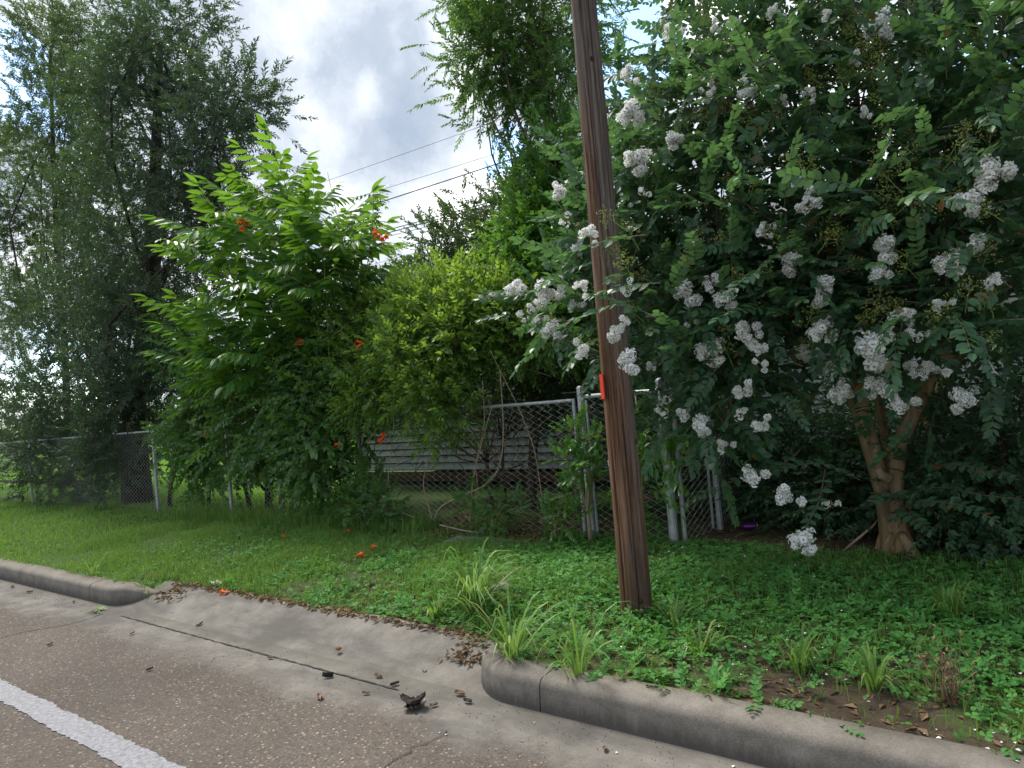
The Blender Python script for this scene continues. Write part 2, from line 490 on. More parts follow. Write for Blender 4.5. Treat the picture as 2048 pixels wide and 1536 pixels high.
def ground_mat():
    m, t, p, o = new_mat('lawn_soil')
    v = N(t, 'ShaderNodeTexCoord').outputs['Object']
    soil = ramp(t, noise(t, v, 9, 6, 0.7), [(0.3, (0.040, 0.030, 0.020)), (0.55, (0.085, 0.064, 0.044)), (0.75, (0.15, 0.12, 0.085))])
    thatch = ramp(t, noise(t, v, 30, 5, 0.7), [(0.3, (0.030, 0.060, 0.018)), (0.7, (0.075, 0.125, 0.032))])
    sep = N(t, 'ShaderNodeSeparateXYZ'); t.links.new(v, sep.inputs[0])
    f = math_node(t, 'ADD', noise(t, v, 1.6, 5, 0.65), math_node(t, 'MULTIPLY', sep.outputs['X'], -0.02))
    f = ramp(t, f, [(0.46, 0.0), (0.58, 1.0)])
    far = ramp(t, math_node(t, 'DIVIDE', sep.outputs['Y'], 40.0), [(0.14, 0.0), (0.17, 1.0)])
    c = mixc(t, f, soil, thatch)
    yard = ramp(t, noise(t, v, 3, 6, 0.7), [(0.3, (0.07, 0.15, 0.018)), (0.7, (0.12, 0.24, 0.03))])  # brighter green for the yard ground, its sunlight is in the colour
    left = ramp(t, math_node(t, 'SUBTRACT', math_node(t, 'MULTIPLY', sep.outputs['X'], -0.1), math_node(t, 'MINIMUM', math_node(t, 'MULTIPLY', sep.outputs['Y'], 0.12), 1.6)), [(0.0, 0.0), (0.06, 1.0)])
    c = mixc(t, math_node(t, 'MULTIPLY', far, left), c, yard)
    t.links.new(c, p.inputs['Base Color']); p.inputs['Roughness'].default_value = 0.95; p.inputs['Specular IOR Level'].default_value = 0.1
    bump(t, p, noise(t, v, 40, 6, 0.7), 0.9, 0.02)
    return m


def road_mat(name, apron=False):
    m, t, p, o = new_mat(name)
    v = N(t, 'ShaderNodeTexCoord').outputs['Object']
    sep = N(t, 'ShaderNodeSeparateXYZ'); t.links.new(v, sep.inputs[0]); Y = sep.outputs['Y']; X = sep.outputs['X']
    # exposed aggregate
    vo = N(t, 'ShaderNodeTexVoronoi'); vo.inputs['Scale'].default_value = 78; vo.inputs['Randomness'].default_value = 1.0; t.links.new(v, vo.inputs['Vector'])
    vr = N(t, 'ShaderNodeSeparateColor'); t.links.new(vo.outputs['Color'], vr.inputs[0])
    stone = ramp(t, vr.outputs[0], [(0.0, (0.07, 0.05, 0.036)), (0.3, (0.14, 0.105, 0.076)), (0.55, (0.185, 0.145, 0.11)), (0.8, (0.125, 0.112, 0.102)), (0.93, (0.28, 0.21, 0.14)), (1.0, (0.42, 0.38, 0.33))])
    mort = ramp(t, noise(t, v, 60, 4, 0.7), [(0.3, (0.085, 0.072, 0.062)), (0.7, (0.15, 0.132, 0.115))])
    gap = ramp(t, vo.outputs['Distance'], [(0.35, 0.0), (0.60, 1.0)])
    agg = mixc(t, gap, stone, mort)
    big = noise(t, v, 0.9, 5, 0.6)
    agg = mixc(t, 1.0, agg, ramp(t, big, [(0.3, (0.47, 0.47, 0.475)), (0.7, (0.76, 0.76, 0.765))]), 'MULTIPLY')
    # smooth concrete
    con = ramp(t, noise(t, v, 5, 7, 0.68), [(0.28, (0.093, 0.083, 0.073)), (0.5, (0.146, 0.133, 0.117)), (0.75, (0.20, 0.185, 0.165))])
    fine = noise(t, v, 120, 3, 0.7)
    con = mixc(t, 1.0, con, ramp(t, fine, [(0.3, (0.82, 0.82, 0.82)), (0.7, (1.12, 1.12, 1.12))]), 'MULTIPLY')
    mp = N(t, 'ShaderNodeMapping'); mp.inputs['Scale'].default_value = (0.55, 1.6, 1); t.links.new(v, mp.inputs[0])
    st = noise(t, mp.outputs[0], 1.9, 6, 0.62, 0.3)
    con = mixc(t, ramp(t, st, [(0.46, 0.0), (0.62, 0.8)]), con, (0.072, 0.066, 0.06))
    pit = N(t, 'ShaderNodeTexVoronoi'); pit.inputs['Scale'].default_value = 26; t.links.new(v, pit.inputs['Vector'])
    con = mixc(t, ramp(t, pit.outputs['Distance'], [(0.05, 0.7), (0.11, 0.0)]), con, (0.07, 0.06, 0.05))
    nb = noise(t, v, 1.3, 6, 0.7)
    edge = math_node(t, 'ADD', Y, math_node(t, 'MULTIPLY', math_node(t, 'SUBTRACT', nb, 0.5), 1.1))
    nn = noise(t, v, 22, 4, 0.7)
    edge = math_node(t, 'ADD', edge, math_node(t, 'MULTIPLY', math_node(t, 'SUBTRACT', nn, 0.5), 0.35))
    f = ramp(t, math_node(t, 'MULTIPLY', edge, 0.25), [(0.53, 0.0), (0.585, 1.0)])
    if apron: f = math_node(t, 'MAXIMUM', f, 1.0)
    col = mixc(t, f, agg, con)
    # darker and browner towards the kerb face, with an uneven edge
    gd = math_node(t, 'ADD', Y, math_node(t, 'MULTIPLY', math_node(t, 'SUBTRACT', noise(t, v, 3.2, 5, 0.7), 0.5), 0.35))
    gd = ramp(t, math_node(t, 'MULTIPLY', gd, 0.25), [(0.615, 0.0), (0.662, 0.6)])
    if not apron: col = mixc(t, gd, col, (0.085, 0.078, 0.062))
    t.links.new(col, p.inputs['Base Color']); p.inputs['Roughness'].default_value = 0.88; p.inputs['Specular IOR Level'].default_value = 0.25
    h = mixc(t, f, vo.outputs['Distance'], fine)
    bump(t, p, h, 0.55, 0.006)
    return m


def kerb_mat():
    m, t, p, o = new_mat('kerb_concrete')
    v = N(t, 'ShaderNodeTexCoord').outputs['Object']
    sep = N(t, 'ShaderNodeSeparateXYZ'); t.links.new(v, sep.inputs[0])
    con = ramp(t, noise(t, v, 6, 7, 0.7), [(0.3, (0.115, 0.10, 0.085)), (0.55, (0.18, 0.162, 0.139)), (0.8, (0.24, 0.222, 0.192))])
    fine = noise(t, v, 140, 3, 0.7)
    con = mixc(t, 1.0, con, ramp(t, fine, [(0.3, (0.75, 0.75, 0.75)), (0.7, (1.15, 1.15, 1.15))]), 'MULTIPLY')
    # tyre and run-off soot on the face, a stain with its own ragged edge
    mp = N(t, 'ShaderNodeMapping'); mp.inputs['Scale'].default_value = (9, 9, 1.2); t.links.new(v, mp.inputs[0])
    dr = noise(t, mp.outputs[0], 4, 5, 0.7)
    e = math_node(t, 'ADD', math_node(t, 'MULTIPLY', sep.outputs['Z'], -6.5), math_node(t, 'MULTIPLY_ADD', dr, 0.7, 0.2))
    s = ramp(t, e, [(-0.0, 0.0), (0.42, 0.8)])
    col = mixc(t, s, con, (0.055, 0.050, 0.046))
    t.links.new(col, p.inputs['Base Color']); p.inputs['Roughness'].default_value = 0.92; p.inputs['Specular IOR Level'].default_value = 0.2
    bump(t, p, fine, 0.5, 0.004)
    return m


def pole_mat():
    m, t, p, o = new_mat('pole_wood')
    v = N(t, 'ShaderNodeTexCoord').outputs['Object']
    sep = N(t, 'ShaderNodeSeparateXYZ'); t.links.new(v, sep.inputs[0])
    mp = N(t, 'ShaderNodeMapping'); mp.inputs['Scale'].default_value = (1, 1, 0.035); t.links.new(v, mp.inputs[0])
    g1 = noise(t, mp.outputs[0], 48, 7, 0.72, 0.4); g2 = noise(t, mp.outputs[0], 150, 4, 0.7)
    mp2 = N(t, 'ShaderNodeMapping'); mp2.inputs['Scale'].default_value = (1, 1, 0.12); t.links.new(v, mp2.inputs[0])
    pat = noise(t, mp2.outputs[0], 9, 5, 0.6)
    warm = ramp(t, g1, [(0.32, (0.014, 0.007, 0.005)), (0.44, (0.10, 0.048, 0.026)), (0.58, (0.20, 0.108, 0.06)), (0.78, (0.30, 0.19, 0.115))])
    grey = ramp(t, g1, [(0.32, (0.016, 0.012, 0.010)), (0.46, (0.10, 0.078, 0.066)), (0.62, (0.175, 0.143, 0.123)), (0.8, (0.26, 0.22, 0.195))])
    f = math_node(t, 'ADD', pat, math_node(t, 'MULTIPLY', math_node(t, 'SUBTRACT', sep.outputs['Z'], 1.6), 0.10))
    f = math_node(t, 'ADD', f, math_node(t, 'MULTIPLY', sep.outputs['X'], 1.7))
    c = mixc(t, ramp(t, f, [(0.42, 0.0), (0.66, 1.0)]), warm, grey)
    c = mixc(t, ramp(t, g2, [(0.30, 0.85), (0.42, 0.0)]), c, (0.02, 0.013, 0.010))
    creo = math_node(t, 'ADD', math_node(t, 'MULTIPLY', sep.outputs['Z'], -0.9), math_node(t, 'MULTIPLY', pat, 1.6))
    c = mixc(t, ramp(t, creo, [(0.35, 0.0), (0.8, 0.55)]), c, (0.05, 0.025, 0.016))
    t.links.new(c, p.inputs['Base Color']); p.inputs['Roughness'].default_value = 0.85; p.inputs['Specular IOR Level'].default_value = 0.25
    bump(t, p, math_node(t, 'ADD', g1, math_node(t, 'MULTIPLY', g2, 0.6)), 1.0, 0.012)
    return m


def crape_bark():
    m, t, p, o = new_mat('crape_bark')
    v = N(t, 'ShaderNodeTexCoord').outputs['Object']
    mp = N(t, 'ShaderNodeMapping'); mp.inputs['Scale'].default_value = (1, 1, 0.22); t.links.new(v, mp.inputs[0])
    a = noise(t, mp.outputs[0], 12, 6, 0.62, 0.6); b = noise(t, mp.outputs[0], 45, 4, 0.65)
    c = ramp(t, a, [(0.28, (0.07, 0.042, 0.02)), (0.45, (0.155, 0.10, 0.045)), (0.6, (0.25, 0.175, 0.085)), (0.78, (0.36, 0.27, 0.155))])
    c = mixc(t, ramp(t, b, [(0.3, 0.6), (0.45, 0.0)]), c, (0.10, 0.06, 0.03))
    t.links.new(c, p.inputs['Base Color']); p.inputs['Roughness'].default_value = 0.65
    bump(t, p, a, 0.5, 0.02)
    return m


def line_mat():
    m, t, p, o = new_mat('road_paint')
    v = N(t, 'ShaderNodeTexCoord').outputs['Object']
    vo = N(t, 'ShaderNodeTexVoronoi'); vo.inputs['Scale'].default_value = 80; t.links.new(v, vo.inputs['Vector'])
    n1 = noise(t, v, 45, 5, 0.75)
    c = ramp(t, n1, [(0.28, (0.08, 0.08, 0.08)), (0.5, (0.18, 0.18, 0.195)), (0.72, (0.27, 0.27, 0.295))])
    c = mixc(t, ramp(t, noise(t, v, 14, 6, 0.75), [(0.60, 0.0), (0.70, 0.7)]), c, (0.22, 0.19, 0.165))
    t.links.new(c, p.inputs['Base Color']); p.inputs['Roughness'].default_value = 0.75
    bump(t, p, vo.outputs['Distance'], 0.5, 0.006)
    return m


m_ground, m_road, m_apron, m_kerb, m_pole, m_cbark, m_line = ground_mat(), road_mat('aggregate_road'), road_mat('apron_concrete', True), kerb_mat(), pole_mat(), crape_bark(), line_mat()

# ------------------------------------------------------------------ the setting
KF = 2.60                   # kerb face
AX0, AX1 = -6.0, -2.55      # driveway apron along the street
AB = 3.06                   # back edge of the apron


def apron_z(x, y):
    return 0.10 * sstep(KF - 0.02, AB, y)


def lawn_z(x, y):
    x = np.asarray(x, float); y = np.asarray(y, float)
    z = 0.138 + 0.065 * sstep(2.8, 4.2, y) + 0.035 * (vnoise(x * 1.3 + 7, y * 1.3) - 0.5) * sstep(2.8, 3.2, y) + 0.022 * (vnoise(x * 5, y * 5 + 3) - 0.5) * sstep(2.75, 2.95, y)
    near_kerb = sstep(2.73, 2.9, y)
    z = z * near_kerb + (0.142) * (1 - near_kerb)
    # the lawn dips to the back of the apron and runs under it
    w = sstep(AX0 - 0.55, AX0 - 0.1, x) * (1 - sstep(AX1 + 0.12, AX1 + 0.45, x)) * (1 - sstep(AB - 0.05, AB + 0.55, y))
    z = z * (1 - w) + (0.085 + 0.03 * (y - AB)) * w
    cut = sstep(AX0 - 0.24, AX0 - 0.1, x) * (1 - sstep(AX1 + 0.1, AX1 + 0.24, x)) * (1 - sstep(AB - 0.10, AB - 0.02, y))
    return z - 0.13 * cut


def grid_obj(name, xs, ys, zf, mat):
    X, Y = np.meshgrid(xs, ys, indexing='ij'); Z = zf(X, Y)
    b = MB(); nx, ny = X.shape
    i = np.arange(nx - 1)[:, None] * ny; j = np.arange(ny - 1)[None, :]
    q = np.stack([i + j, i + ny + j, i + ny + j + 1, i + j + 1], -1).reshape(-1, 4)
    b.add(np.stack([X, Y, Z], -1).reshape(-1, 3), quads=q)
    return b.build(name, mat, smooth=True)


def geom(a, b, n, p=2.2):
    return a + (b - a) * np.linspace(0, 1, n) ** p


xs = np.concatenate([-geom(12, 500, 40, 3)[::-1], np.arange(-11.95, 4, 0.06), geom(4.05, 500, 30, 3)])
ys = np.concatenate([np.arange(2.70, 6, 0.05), geom(6.05, 500, 50, 3)])
tag(grid_obj('lawn', xs, ys, lawn_z, m_ground), kind='structure')
b = MB(); b.add([(-500, -11, 0), (500, -11, 0), (500, KF + 0.06, 0), (-500, KF + 0.06, 0)], quads=[(0, 1, 2, 3)])  # widened behind the camera to bounce more light towards the verge
tag(b.build('road', m_road), kind='structure')
b = MB(); b.add([(-500, -400, -0.02), (500, -400, -0.02), (500, -10.98, -0.02), (-500, -10.98, -0.02)], quads=[(0, 1, 2, 3)])
tag(b.build('ground', m_ground), kind='structure')
xa = np.linspace(AX0 - 0.45, AX1 + 0.5, 80); ya = np.linspace(KF - 0.03, AB, 16)


def apz(x, y):
    flare = np.maximum(sstep(AX0 + 0.25, AX0 - 0.3, x), sstep(AX1 - 0.2, AX1 + 0.25, x))
    return -0.004 + 0.108 * sstep(KF - 0.03, AB, y)


_ya = np.linspace(KF - 0.03, AB, 16)
X, Y = np.meshgrid(xa, _ya, indexing='ij')
X2 = X; edge = 0.05 * (vnoise(X * 7, X * 0 + 1) - 0.5) + 0.06 * (vnoise(X * 1.7, X * 0 + 9) - 0.5)
Y2 = Y + edge * sstep(2.9, AB, Y)
b = MB(); nx, ny = X.shape; i = np.arange(nx - 1)[:, None] * ny; j = np.arange(ny - 1)[None, :]
b.add(np.stack([X2, Y2, apz(X, Y)], -1).reshape(-1, 3), quads=np.stack([i + j, i + ny + j, i + ny + j + 1, i + j + 1], -1).reshape(-1, 4))
tag(b.build('driveway_apron', m_apron, smooth=True), kind='structure')

PROF = np.array([(-0.001, -0.05), (0.0, 0.0), (0.005, 0.06), (0.010, 0.108), (0.013, 0.122), (0.021, 0.136), (0.034, 0.145), (0.052, 0.149), (0.165, 0.156), (0.17, -0.05)])


def sweep_kerb(name, path, hs, joints=()):
    path = np.asarray(path, float); t = np.gradient(path, axis=0); t = unit(t)
    nrm = np.stack([-t[:, 1], t[:, 0]], -1)
    b = MB(); m = len(PROF); V = []
    for p, n_, h in zip(path, nrm, hs):
        for a, z in PROF:
            q = p + n_ * a
            V.append((q[0], q[1], z * h if z > 0 else z))
    k = len(path); i = np.arange(k - 1)[:, None] * m; j = np.arange(m - 1)[None, :]
    q = np.stack([i + j, i + m + j, i + m + j + 1, i + j + 1], -1).reshape(-1, 4)
    V = np.array(V); V[:, 2] += 0.004 * (vnoise(V[:, 0] * 2.2, V[:, 1] * 2.2) - 0.5)
    b.add(V, quads=q)
    b.add(V[:m], quads=None, tris=[(0, a, a + 1) for a in range(1, m - 1)])
    b.add(V[-m:], tris=[(0, a + 1, a) for a in range(1, m - 1)])
    return tag(b.build(name, m_kerb, smooth=True), kind='structure')


def arc(cx, cy, r, a0, a1, n):
    a = np.radians(np.linspace(a0, a1, n)); return np.stack([cx + r * np.cos(a), cy + r * np.sin(a)], -1)


# left kerb: straight, then the return curls back behind the apron
sec = 3.05
kx = [AX0 - 0.32 - 0.42 - i * sec for i in range(12)]
for i in range(11):
    x1 = kx[i]; x0 = kx[i + 1] + 0.008
    xx = np.linspace(x0, x1, 14); sweep_kerb('kerb', np.stack([xx, np.full(14, KF)], -1), np.ones(14))
sweep_kerb('kerb', [(-500, KF), (-200, KF), (kx[11] - 0.01, KF)], np.ones(3))
R_ = 0.42
pL = np.vstack([[(AX0 - 0.73, KF), (AX0 - 0.6, KF)], arc(AX0 - 0.42 - 0.02, KF + R_, R_, -90, -18, 12), [(AX0 + 0.0, KF + 0.50)]])
sweep_kerb('kerb', pL, np.concatenate([np.ones(7), np.linspace(1, 0.30, len(pL) - 7)]))
# right kerb: starts with its return, then runs on along the road
pR = np.vstack([[(AX1 + 0.06, KF + 0.52)], arc(AX1 + 0.06 + 0.36, KF + 0.36, 0.36, 190, 270, 12), [(AX1 + 0.6, KF)]])
sweep_kerb('kerb', pR, np.concatenate([np.linspace(0.55, 1, 6), np.ones(len(pR) - 6)]))
x0 = AX1 + 0.606
for i in range(5):
    x1 = x0 + sec; xx = np.linspace(x0, x1 - 0.008, 14); sweep_kerb('kerb', np.stack([xx, np.full(14, KF)], -1), np.ones(14)); x0 = x1
sweep_kerb('kerb', [(x0, KF), (200, KF), (500, KF)], np.ones(3))

# painted lane line with worn, uneven edges
xx = np.concatenate([np.arange(-40, -8, 0.2), np.arange(-8, 2, 0.012), np.arange(2, 40, 0.2)])
e0 = 1.355 + 0.016 * (vnoise(xx * 40, xx * 0 + 2) - 0.5) + 0.012 * (vnoise(xx * 7, xx * 0 + 5) - 0.5)
e1 = 1.488 + 0.016 * (vnoise(xx * 40, xx * 0 + 12) - 0.5) + 0.012 * (vnoise(xx * 7, xx * 0 + 15) - 0.5)
b = MB(); V = np.concatenate([np.stack([xx, e0, xx * 0 + 0.004], -1), np.stack([xx, e1, xx * 0 + 0.004], -1)]); k = len(xx); ii = np.arange(k - 1)
b.add(V, quads=np.stack([ii, ii + 1, k + ii + 1, k + ii], -1))
tag(b.build('lane_line', m_line), kind='structure')


def crack(name, pts, w, g, wig=0.02):
    P = []
    for a, c in zip(pts[:-1], pts[1:]):
        n = max(3, int(np.linalg.norm(np.subtract(c, a)) / 0.04)); t = np.linspace(0, 1, n, endpoint=False)[:, None]
        P.append(np.asarray(a) + (np.asarray(c) - np.asarray(a)) * t)
    P = np.vstack(P + [np.array([pts[-1]])]); P = P + g.normal(size=P.shape) * wig * 0.35
    t = unit(np.gradient(P, axis=0)); n_ = np.stack([-t[:, 1], t[:, 0]], -1)
    ww = w * g.uniform(0.35, 1.1, len(P))[:, None]
    V = np.concatenate([P - n_ * ww / 2, P + n_ * ww / 2]); V = np.hstack([V, np.full((len(V), 1), 0.005)])
    b = MB(); k = len(P); ii = np.arange(k - 1); b.add(V, quads=np.stack([ii, ii + 1, k + ii + 1, k + ii], -1))
    return tag(b.build(name, m_black), kind='structure')


def g2(px, py): return tuple(on_z(px, py, 0)[:2])


crack('pavement_joint', [(-5.9, 2.50), (-4.5, 2.485), (-2.75, 2.475)], 0.014, rng, 0.006)
crack('pavement_crack', [g2(-60, 1290), g2(60, 1262), g2(140, 1250), g2(205, 1228)], 0.012, rng, 0.03)
crack('pavement_crack', [g2(745, 1560), g2(800, 1515), g2(850, 1490), g2(905, 1462)], 0.008, rng, 0.03)

# ------------------------------------------------------------------ utility pole
PX, PY = on_z(1261, 1240, 0.17)[:2]
PY += 0.085; PX += 0.0
pole = empty('utility_pole', (PX, PY, 0.15))
tag(pole, 'weathered brown timber utility pole standing in the verge beside the kerb', 'utility pole')
nz, na = 150, 110
zz = np.linspace(-0.25, 7.6, nz); an = np.arange(na) / na * 2 * np.pi
A, Zg = np.meshgrid(an, zz, indexing='xy')
rad = 0.083 - 0.0024 * Zg
rad = rad + 0.0035 * (vnoise(A / (2 * np.pi) * 64 * 1.0, Zg * 0.35) - 0.5) * 2 + 0.004 * (vnoise(A / (2 * np.pi) * 8, Zg * 0.5 + 4) - 0.5) + 0.003 * np.sin(A * 2 + Zg)
cam_a = math.atan2(-PY, -PX)                     # side that faces the road
for off, z0, z1, dep, w in [(0.18, -0.3, 1.45, 0.022, 0.05), (-0.5, 0.7, 3.3, 0.012, 0.04), (0.75, 1.2, 4.2, 0.011, 0.035), (-0.15, 2.0, 6.0, 0.012, 0.035), (-0.85, -0.3, 1.9, 0.010, 0.04), (2.2, 0, 5, 0.015, 0.05), (3.9, 0.5, 4, 0.015, 0.05), (0.48, 0.2, 2.4, 0.009, 0.03), (0.35, 2.6, 5.2, 0.010, 0.03)]:
    da = (A - cam_a - off - 0.05 * np.sin(Zg * 1.7 + off * 5) + np.pi) % (2 * np.pi) - np.pi
    rad = rad - dep * np.exp(-(da / w) ** 2) * sstep(z0, z0 + 0.4, Zg) * (1 - sstep(z1 - 0.5, z1, Zg))
V = np.stack([rad * np.cos(A), rad * np.sin(A), Zg], -1).reshape(-1, 3)
b = MB(); i = np.arange(nz - 1)[:, None] * na; j = np.arange(na)[None, :]; j2 = (j + 1) % na
b.add(V, quads=np.stack([i + j, i + j2, i + na + j2, i + na + j], -1).reshape(-1, 4))
b.add(np.vstack([V[-na:], [(0, 0, 7.62)]]), tris=[(k, (k + 1) % na, na) for k in range(na)])
shaft = b.build('shaft', m_pole, pole, smooth=True)


def dome(r, h, n=10, k=4, g=None):
    V = []; F = []
    for i in range(k + 1):
        a = i / k * math.pi / 2
        for j in range(n):
            q = j / n * 2 * math.pi; jr = 1 + (g.normal(0, 0.06) if g is not None else 0)
            V.append((r * math.cos(a) * math.cos(q) * jr, r * math.cos(a) * math.sin(q) * jr, h * math.sin(a)))
    Q = [(i * n + j, i * n + (j + 1) % n, (i + 1) * n + (j + 1) % n, (i + 1) * n + j) for i in range(k) for j in range(n)]
    return np.array(V), np.array(Q)


for px, py, r in [(1216, 886, 0.019), (1171, 131, 0.013), (1160, 265, 0.010), (1168, 338, 0.007), (1262, 1195, 0.012)]:
    v = pix_dir(px, py)[:2]; o2 = np.array([-PX, -PY]); tt = -np.dot(o2, v) / np.dot(v, v)
    zk = CAM[2] + pix_dir(px, py)[2] * tt
    lat = np.cross(unit(v), np.array([PX, PY])) ; rr = 0.083 - 0.0024 * (zk - 0.15)
    side = np.dot(np.array([PX, PY]) - v * tt, np.array([0.6 * 0 + v[1], -v[0]]) / np.linalg.norm(v))
    a = cam_a + math.asin(max(-0.95, min(0.95, -side / rr))) * -1
    D, Q = dome(r, r * 0.35, 10, 3, rng)
    nrm = np.array([math.cos(a), math.sin(a), 0.0]); tx = np.array([-nrm[1], nrm[0], 0])
    W = D[:, :1] * tx + D[:, 1:2] * np.array([0, 0, 1.35]) + D[:, 2:3] * nrm + nrm * (rr - 0.002) + np.array([0, 0, zk - 0.15])
    b = MB(); b.add(W, quads=Q); b.build('knot', m_knot, pole, smooth=True)
# red marker plate nailed to the side, seen edge-on
pv = at(1183, 775, PY); zc = pv[2] - 0.15
lft = np.array([-RIGHT[0], -RIGHT[1], 0]); lft = unit(lft); bk = np.array([FWD[0], FWD[1], 0]); bk = unit(bk)
b = MB(); c = lft * 0.080 + bk * 0.02
V = []
for u in (-0.075, 0.03):
    for w in (-0.07, 0.07):
        for th in (0, 0.006): V.append(c + bk * u + lft * (th + 0.002 + 0.10 * max(0, u)) + np.array([0, 0, zc + w]))
b.add(V, quads=[(0, 1, 3, 2), (4, 6, 7, 5), (0, 4, 5, 1), (2, 3, 7, 6), (0, 2, 6, 4), (1, 5, 7, 3)])
b.build('marker_plate', m_red, pole)
b = MB(); p0 = lft * 0.079 + np.array([0, 0, at(1197, 930, PY)[2] - 0.15]); b.tube([p0, p0 + lft * 0.006, p0 + lft * 0.008 + np.array([0, 0, 0.03])], 0.006, 6)
b.build('staple', m_galv, pole)

# ------------------------------------------------------------------ chain link fence
FY = 5.15
FTOP = 1.43


def gz(x, y): return float(lawn_z(np.array(x), np.array(y)))


def chain_panel(name, a, c, z0, z1, parent, pitch=0.052, r=0.0022):
    """zig-zag wires between two points of the plan, in the vertical plane through them"""
    a = np.asarray(a, float); c = np.asarray(c, float); L = np.linalg.norm(c - a); e = (c - a) / L; nn = np.array([-e[1], e[0]])
    nw = int(L / (pitch / 1.0)); hs = pitch * 0.55; k = int((z1 - z0) / hs) + 1
    zz = z0 + np.arange(k) * (z1 - z0) / (k - 1)
    b = MB(); V = []; 
    Lx = (np.arange(nw) + 0.5) * L / nw
    sgn = np.where(np.arange(k) % 2 == 0, -0.5, 0.5)
    for li, x in enumerate(Lx):
        o_ = x + sgn * (1 if li % 2 else -1) * pitch * 1.04
        wv = 0.010 * np.sin(zz * 3 + li * 0.15) 
        p = np.stack([a[0] + e[0] * o_ + nn[0] * (wv + sgn * 0.004), a[1] + e[1] * o_ + nn[1] * (wv + sgn * 0.004), zz], -1)
        b.tube(p, r, 3, cap=False)
    o = b.build(name, m_wire, parent); o['kind'] = 'stuff'
    return o


def pipe(name, p0, p1, r, parent, n=10, cap=False, mat=None):
    b = MB(); p = np.array([p0, p1], float); b.tube(p, r, n)
    if cap:
        D, Q = dome(r * 1.15, r * 0.9, n, 3); b.add(D + p[1], quads=Q)
    return b.build(name, mat or m_galv, parent, smooth=False)


def band(x, y, z, r, parent):
    b = MB(); b.tube([(x, y, z - 0.012), (x, y, z + 0.012)], r, 10); return b.build('tension_band', m_galv, parent)


def px_x(px, py, y=FY): return at(px, py, y)[0]


fence = empty('chain_link_fence', (px_x(65, 1000), FY, 0.15))
tag(fence, 'galvanised chain link fence overgrown with vines along the back of the verge', 'fence')
off = np.array(fence.location)


def loc(p): return tuple(np.asarray(p, float) - np.array([off[0], off[1], off[2]]))


fx = [-27.0, -23.5, -20.0, px_x(-220, 1000), px_x(65, 1000), px_x(316, 1010), px_x(463, 1010), px_x(722, 960)]
for i, x in enumerate(fx):
    r = 0.024 if i < len(fx) - 1 else 0.036
    pipe('post', loc((x, FY, 0.05)), loc((x, FY, FTOP + (0.0 if i < len(fx) - 1 else 0.04))), r, fence, 12, True)
for a, c in zip(fx[:-1], fx[1:]):
    pipe('top_rail', loc((a + 0.026, FY, FTOP - 0.02)), loc((c - 0.037, FY, FTOP - 0.02)), 0.017, fence)
    q = chain_panel('wire_mesh', loc((a, FY - 0.03, 0))[:2], loc((c, FY - 0.03, 0))[:2], 0.17 - off[2], FTOP - 0.02 - off[2], fence)
for z in (0.55, 0.95, 1.3): band(*loc((fx[-1], FY, z)), 0.041, fence)
# mid rail across the open end of the fence
pipe('mid_rail', loc((fx[3], FY + 0.06, 0.62)), loc((fx[4] + 1.6, FY + 0.06, 0.62)), 0.03, fence, 8, False, m_rust)

g1x = px_x(1173, 930); g2x = px_x(1335, 930)
gate = empty('driveway_gate', (fx[-1], FY, 0.15))
tag(gate, 'wide chain link driveway gate hung with bush branches, between two steel posts', 'gate')
off = np.array(gate.location)
ga, gb = fx[-1] + 0.075, g1x - 0.075
gm = (ga + gb) / 2
for a, c in ((ga, gb),):
    for x in (a, c): pipe('stile', loc((x, FY, 0.22)), loc((x, FY, FTOP - 0.03)), 0.016 if a == ga else 0.017, gate)
    pipe('rail', loc((a + 0.017, FY, FTOP - 0.045)), loc((c - 0.017, FY, FTOP - 0.045)), 0.016, gate)
    chain_panel('wire_mesh', loc((a, FY - 0.022, 0))[:2], loc((c, FY - 0.022, 0))[:2], 0.24 - off[2], FTOP - 0.045 - off[2], gate, 0.052, 0.0024)
for z in (0.5, 1.22):
    b = MB(); b.box(loc((fx[-1] + 0.02, FY - 0.02, z - 0.015)), loc((ga - 0.0, FY + 0.02, z + 0.015))); b.build('hinge', m_galv, gate)

cf = empty('corner_fence', (g1x, FY, 0.15))
tag(cf, 'short chain link fence turning back towards the house behind the pole', 'fence')
off = np.array(cf.location)
pipe('post', loc((g1x, FY, 0.05)), loc((g1x, FY, FTOP + 0.05)), 0.030, cf, 12, True)
pipe('post', loc((g2x, FY, 0.05)), loc((g2x, FY, FTOP + 0.05)), 0.037, cf, 12, True)
for dx in (-0.062,): pipe('tension_bar', loc((g1x + dx + 0.12, FY - 0.01, 0.2)), loc((g1x + dx + 0.12, FY - 0.01, FTOP - 0.05)), 0.011, cf)
for z in (0.42, 1.25): band(*loc((g1x, FY, z)), 0.036, cf)
for z in (0.75, 1.30): band(*loc((g2x, FY, z)), 0.043, cf)
pipe('top_rail', loc((g1x + 0.03, FY, FTOP - 0.02)), loc((g2x - 0.038, FY, FTOP - 0.02)), 0.018, cf)
chain_panel('wire_mesh', loc((g1x, FY - 0.03, 0))[:2], loc((g2x, FY - 0.03, 0))[:2], 0.2 - off[2], FTOP - 0.02 - off[2], cf)
e1 = np.array([px_x(1357, 930, FY + 0.06), FY + 0.06]); e2 = np.array([px_x(1432, 960, 5.75), 5.75]); e3 = np.array([px_x(1514, 900, 7.2), 7.2])
pipe('post', loc((e1[0], e1[1], 0.1)), loc((e1[0], e1[1], FTOP)), 0.019, cf)
pipe('post', loc((e2[0], e2[1], 0.1)), loc((e2[0], e2[1], FTOP + 0.02)), 0.027, cf)
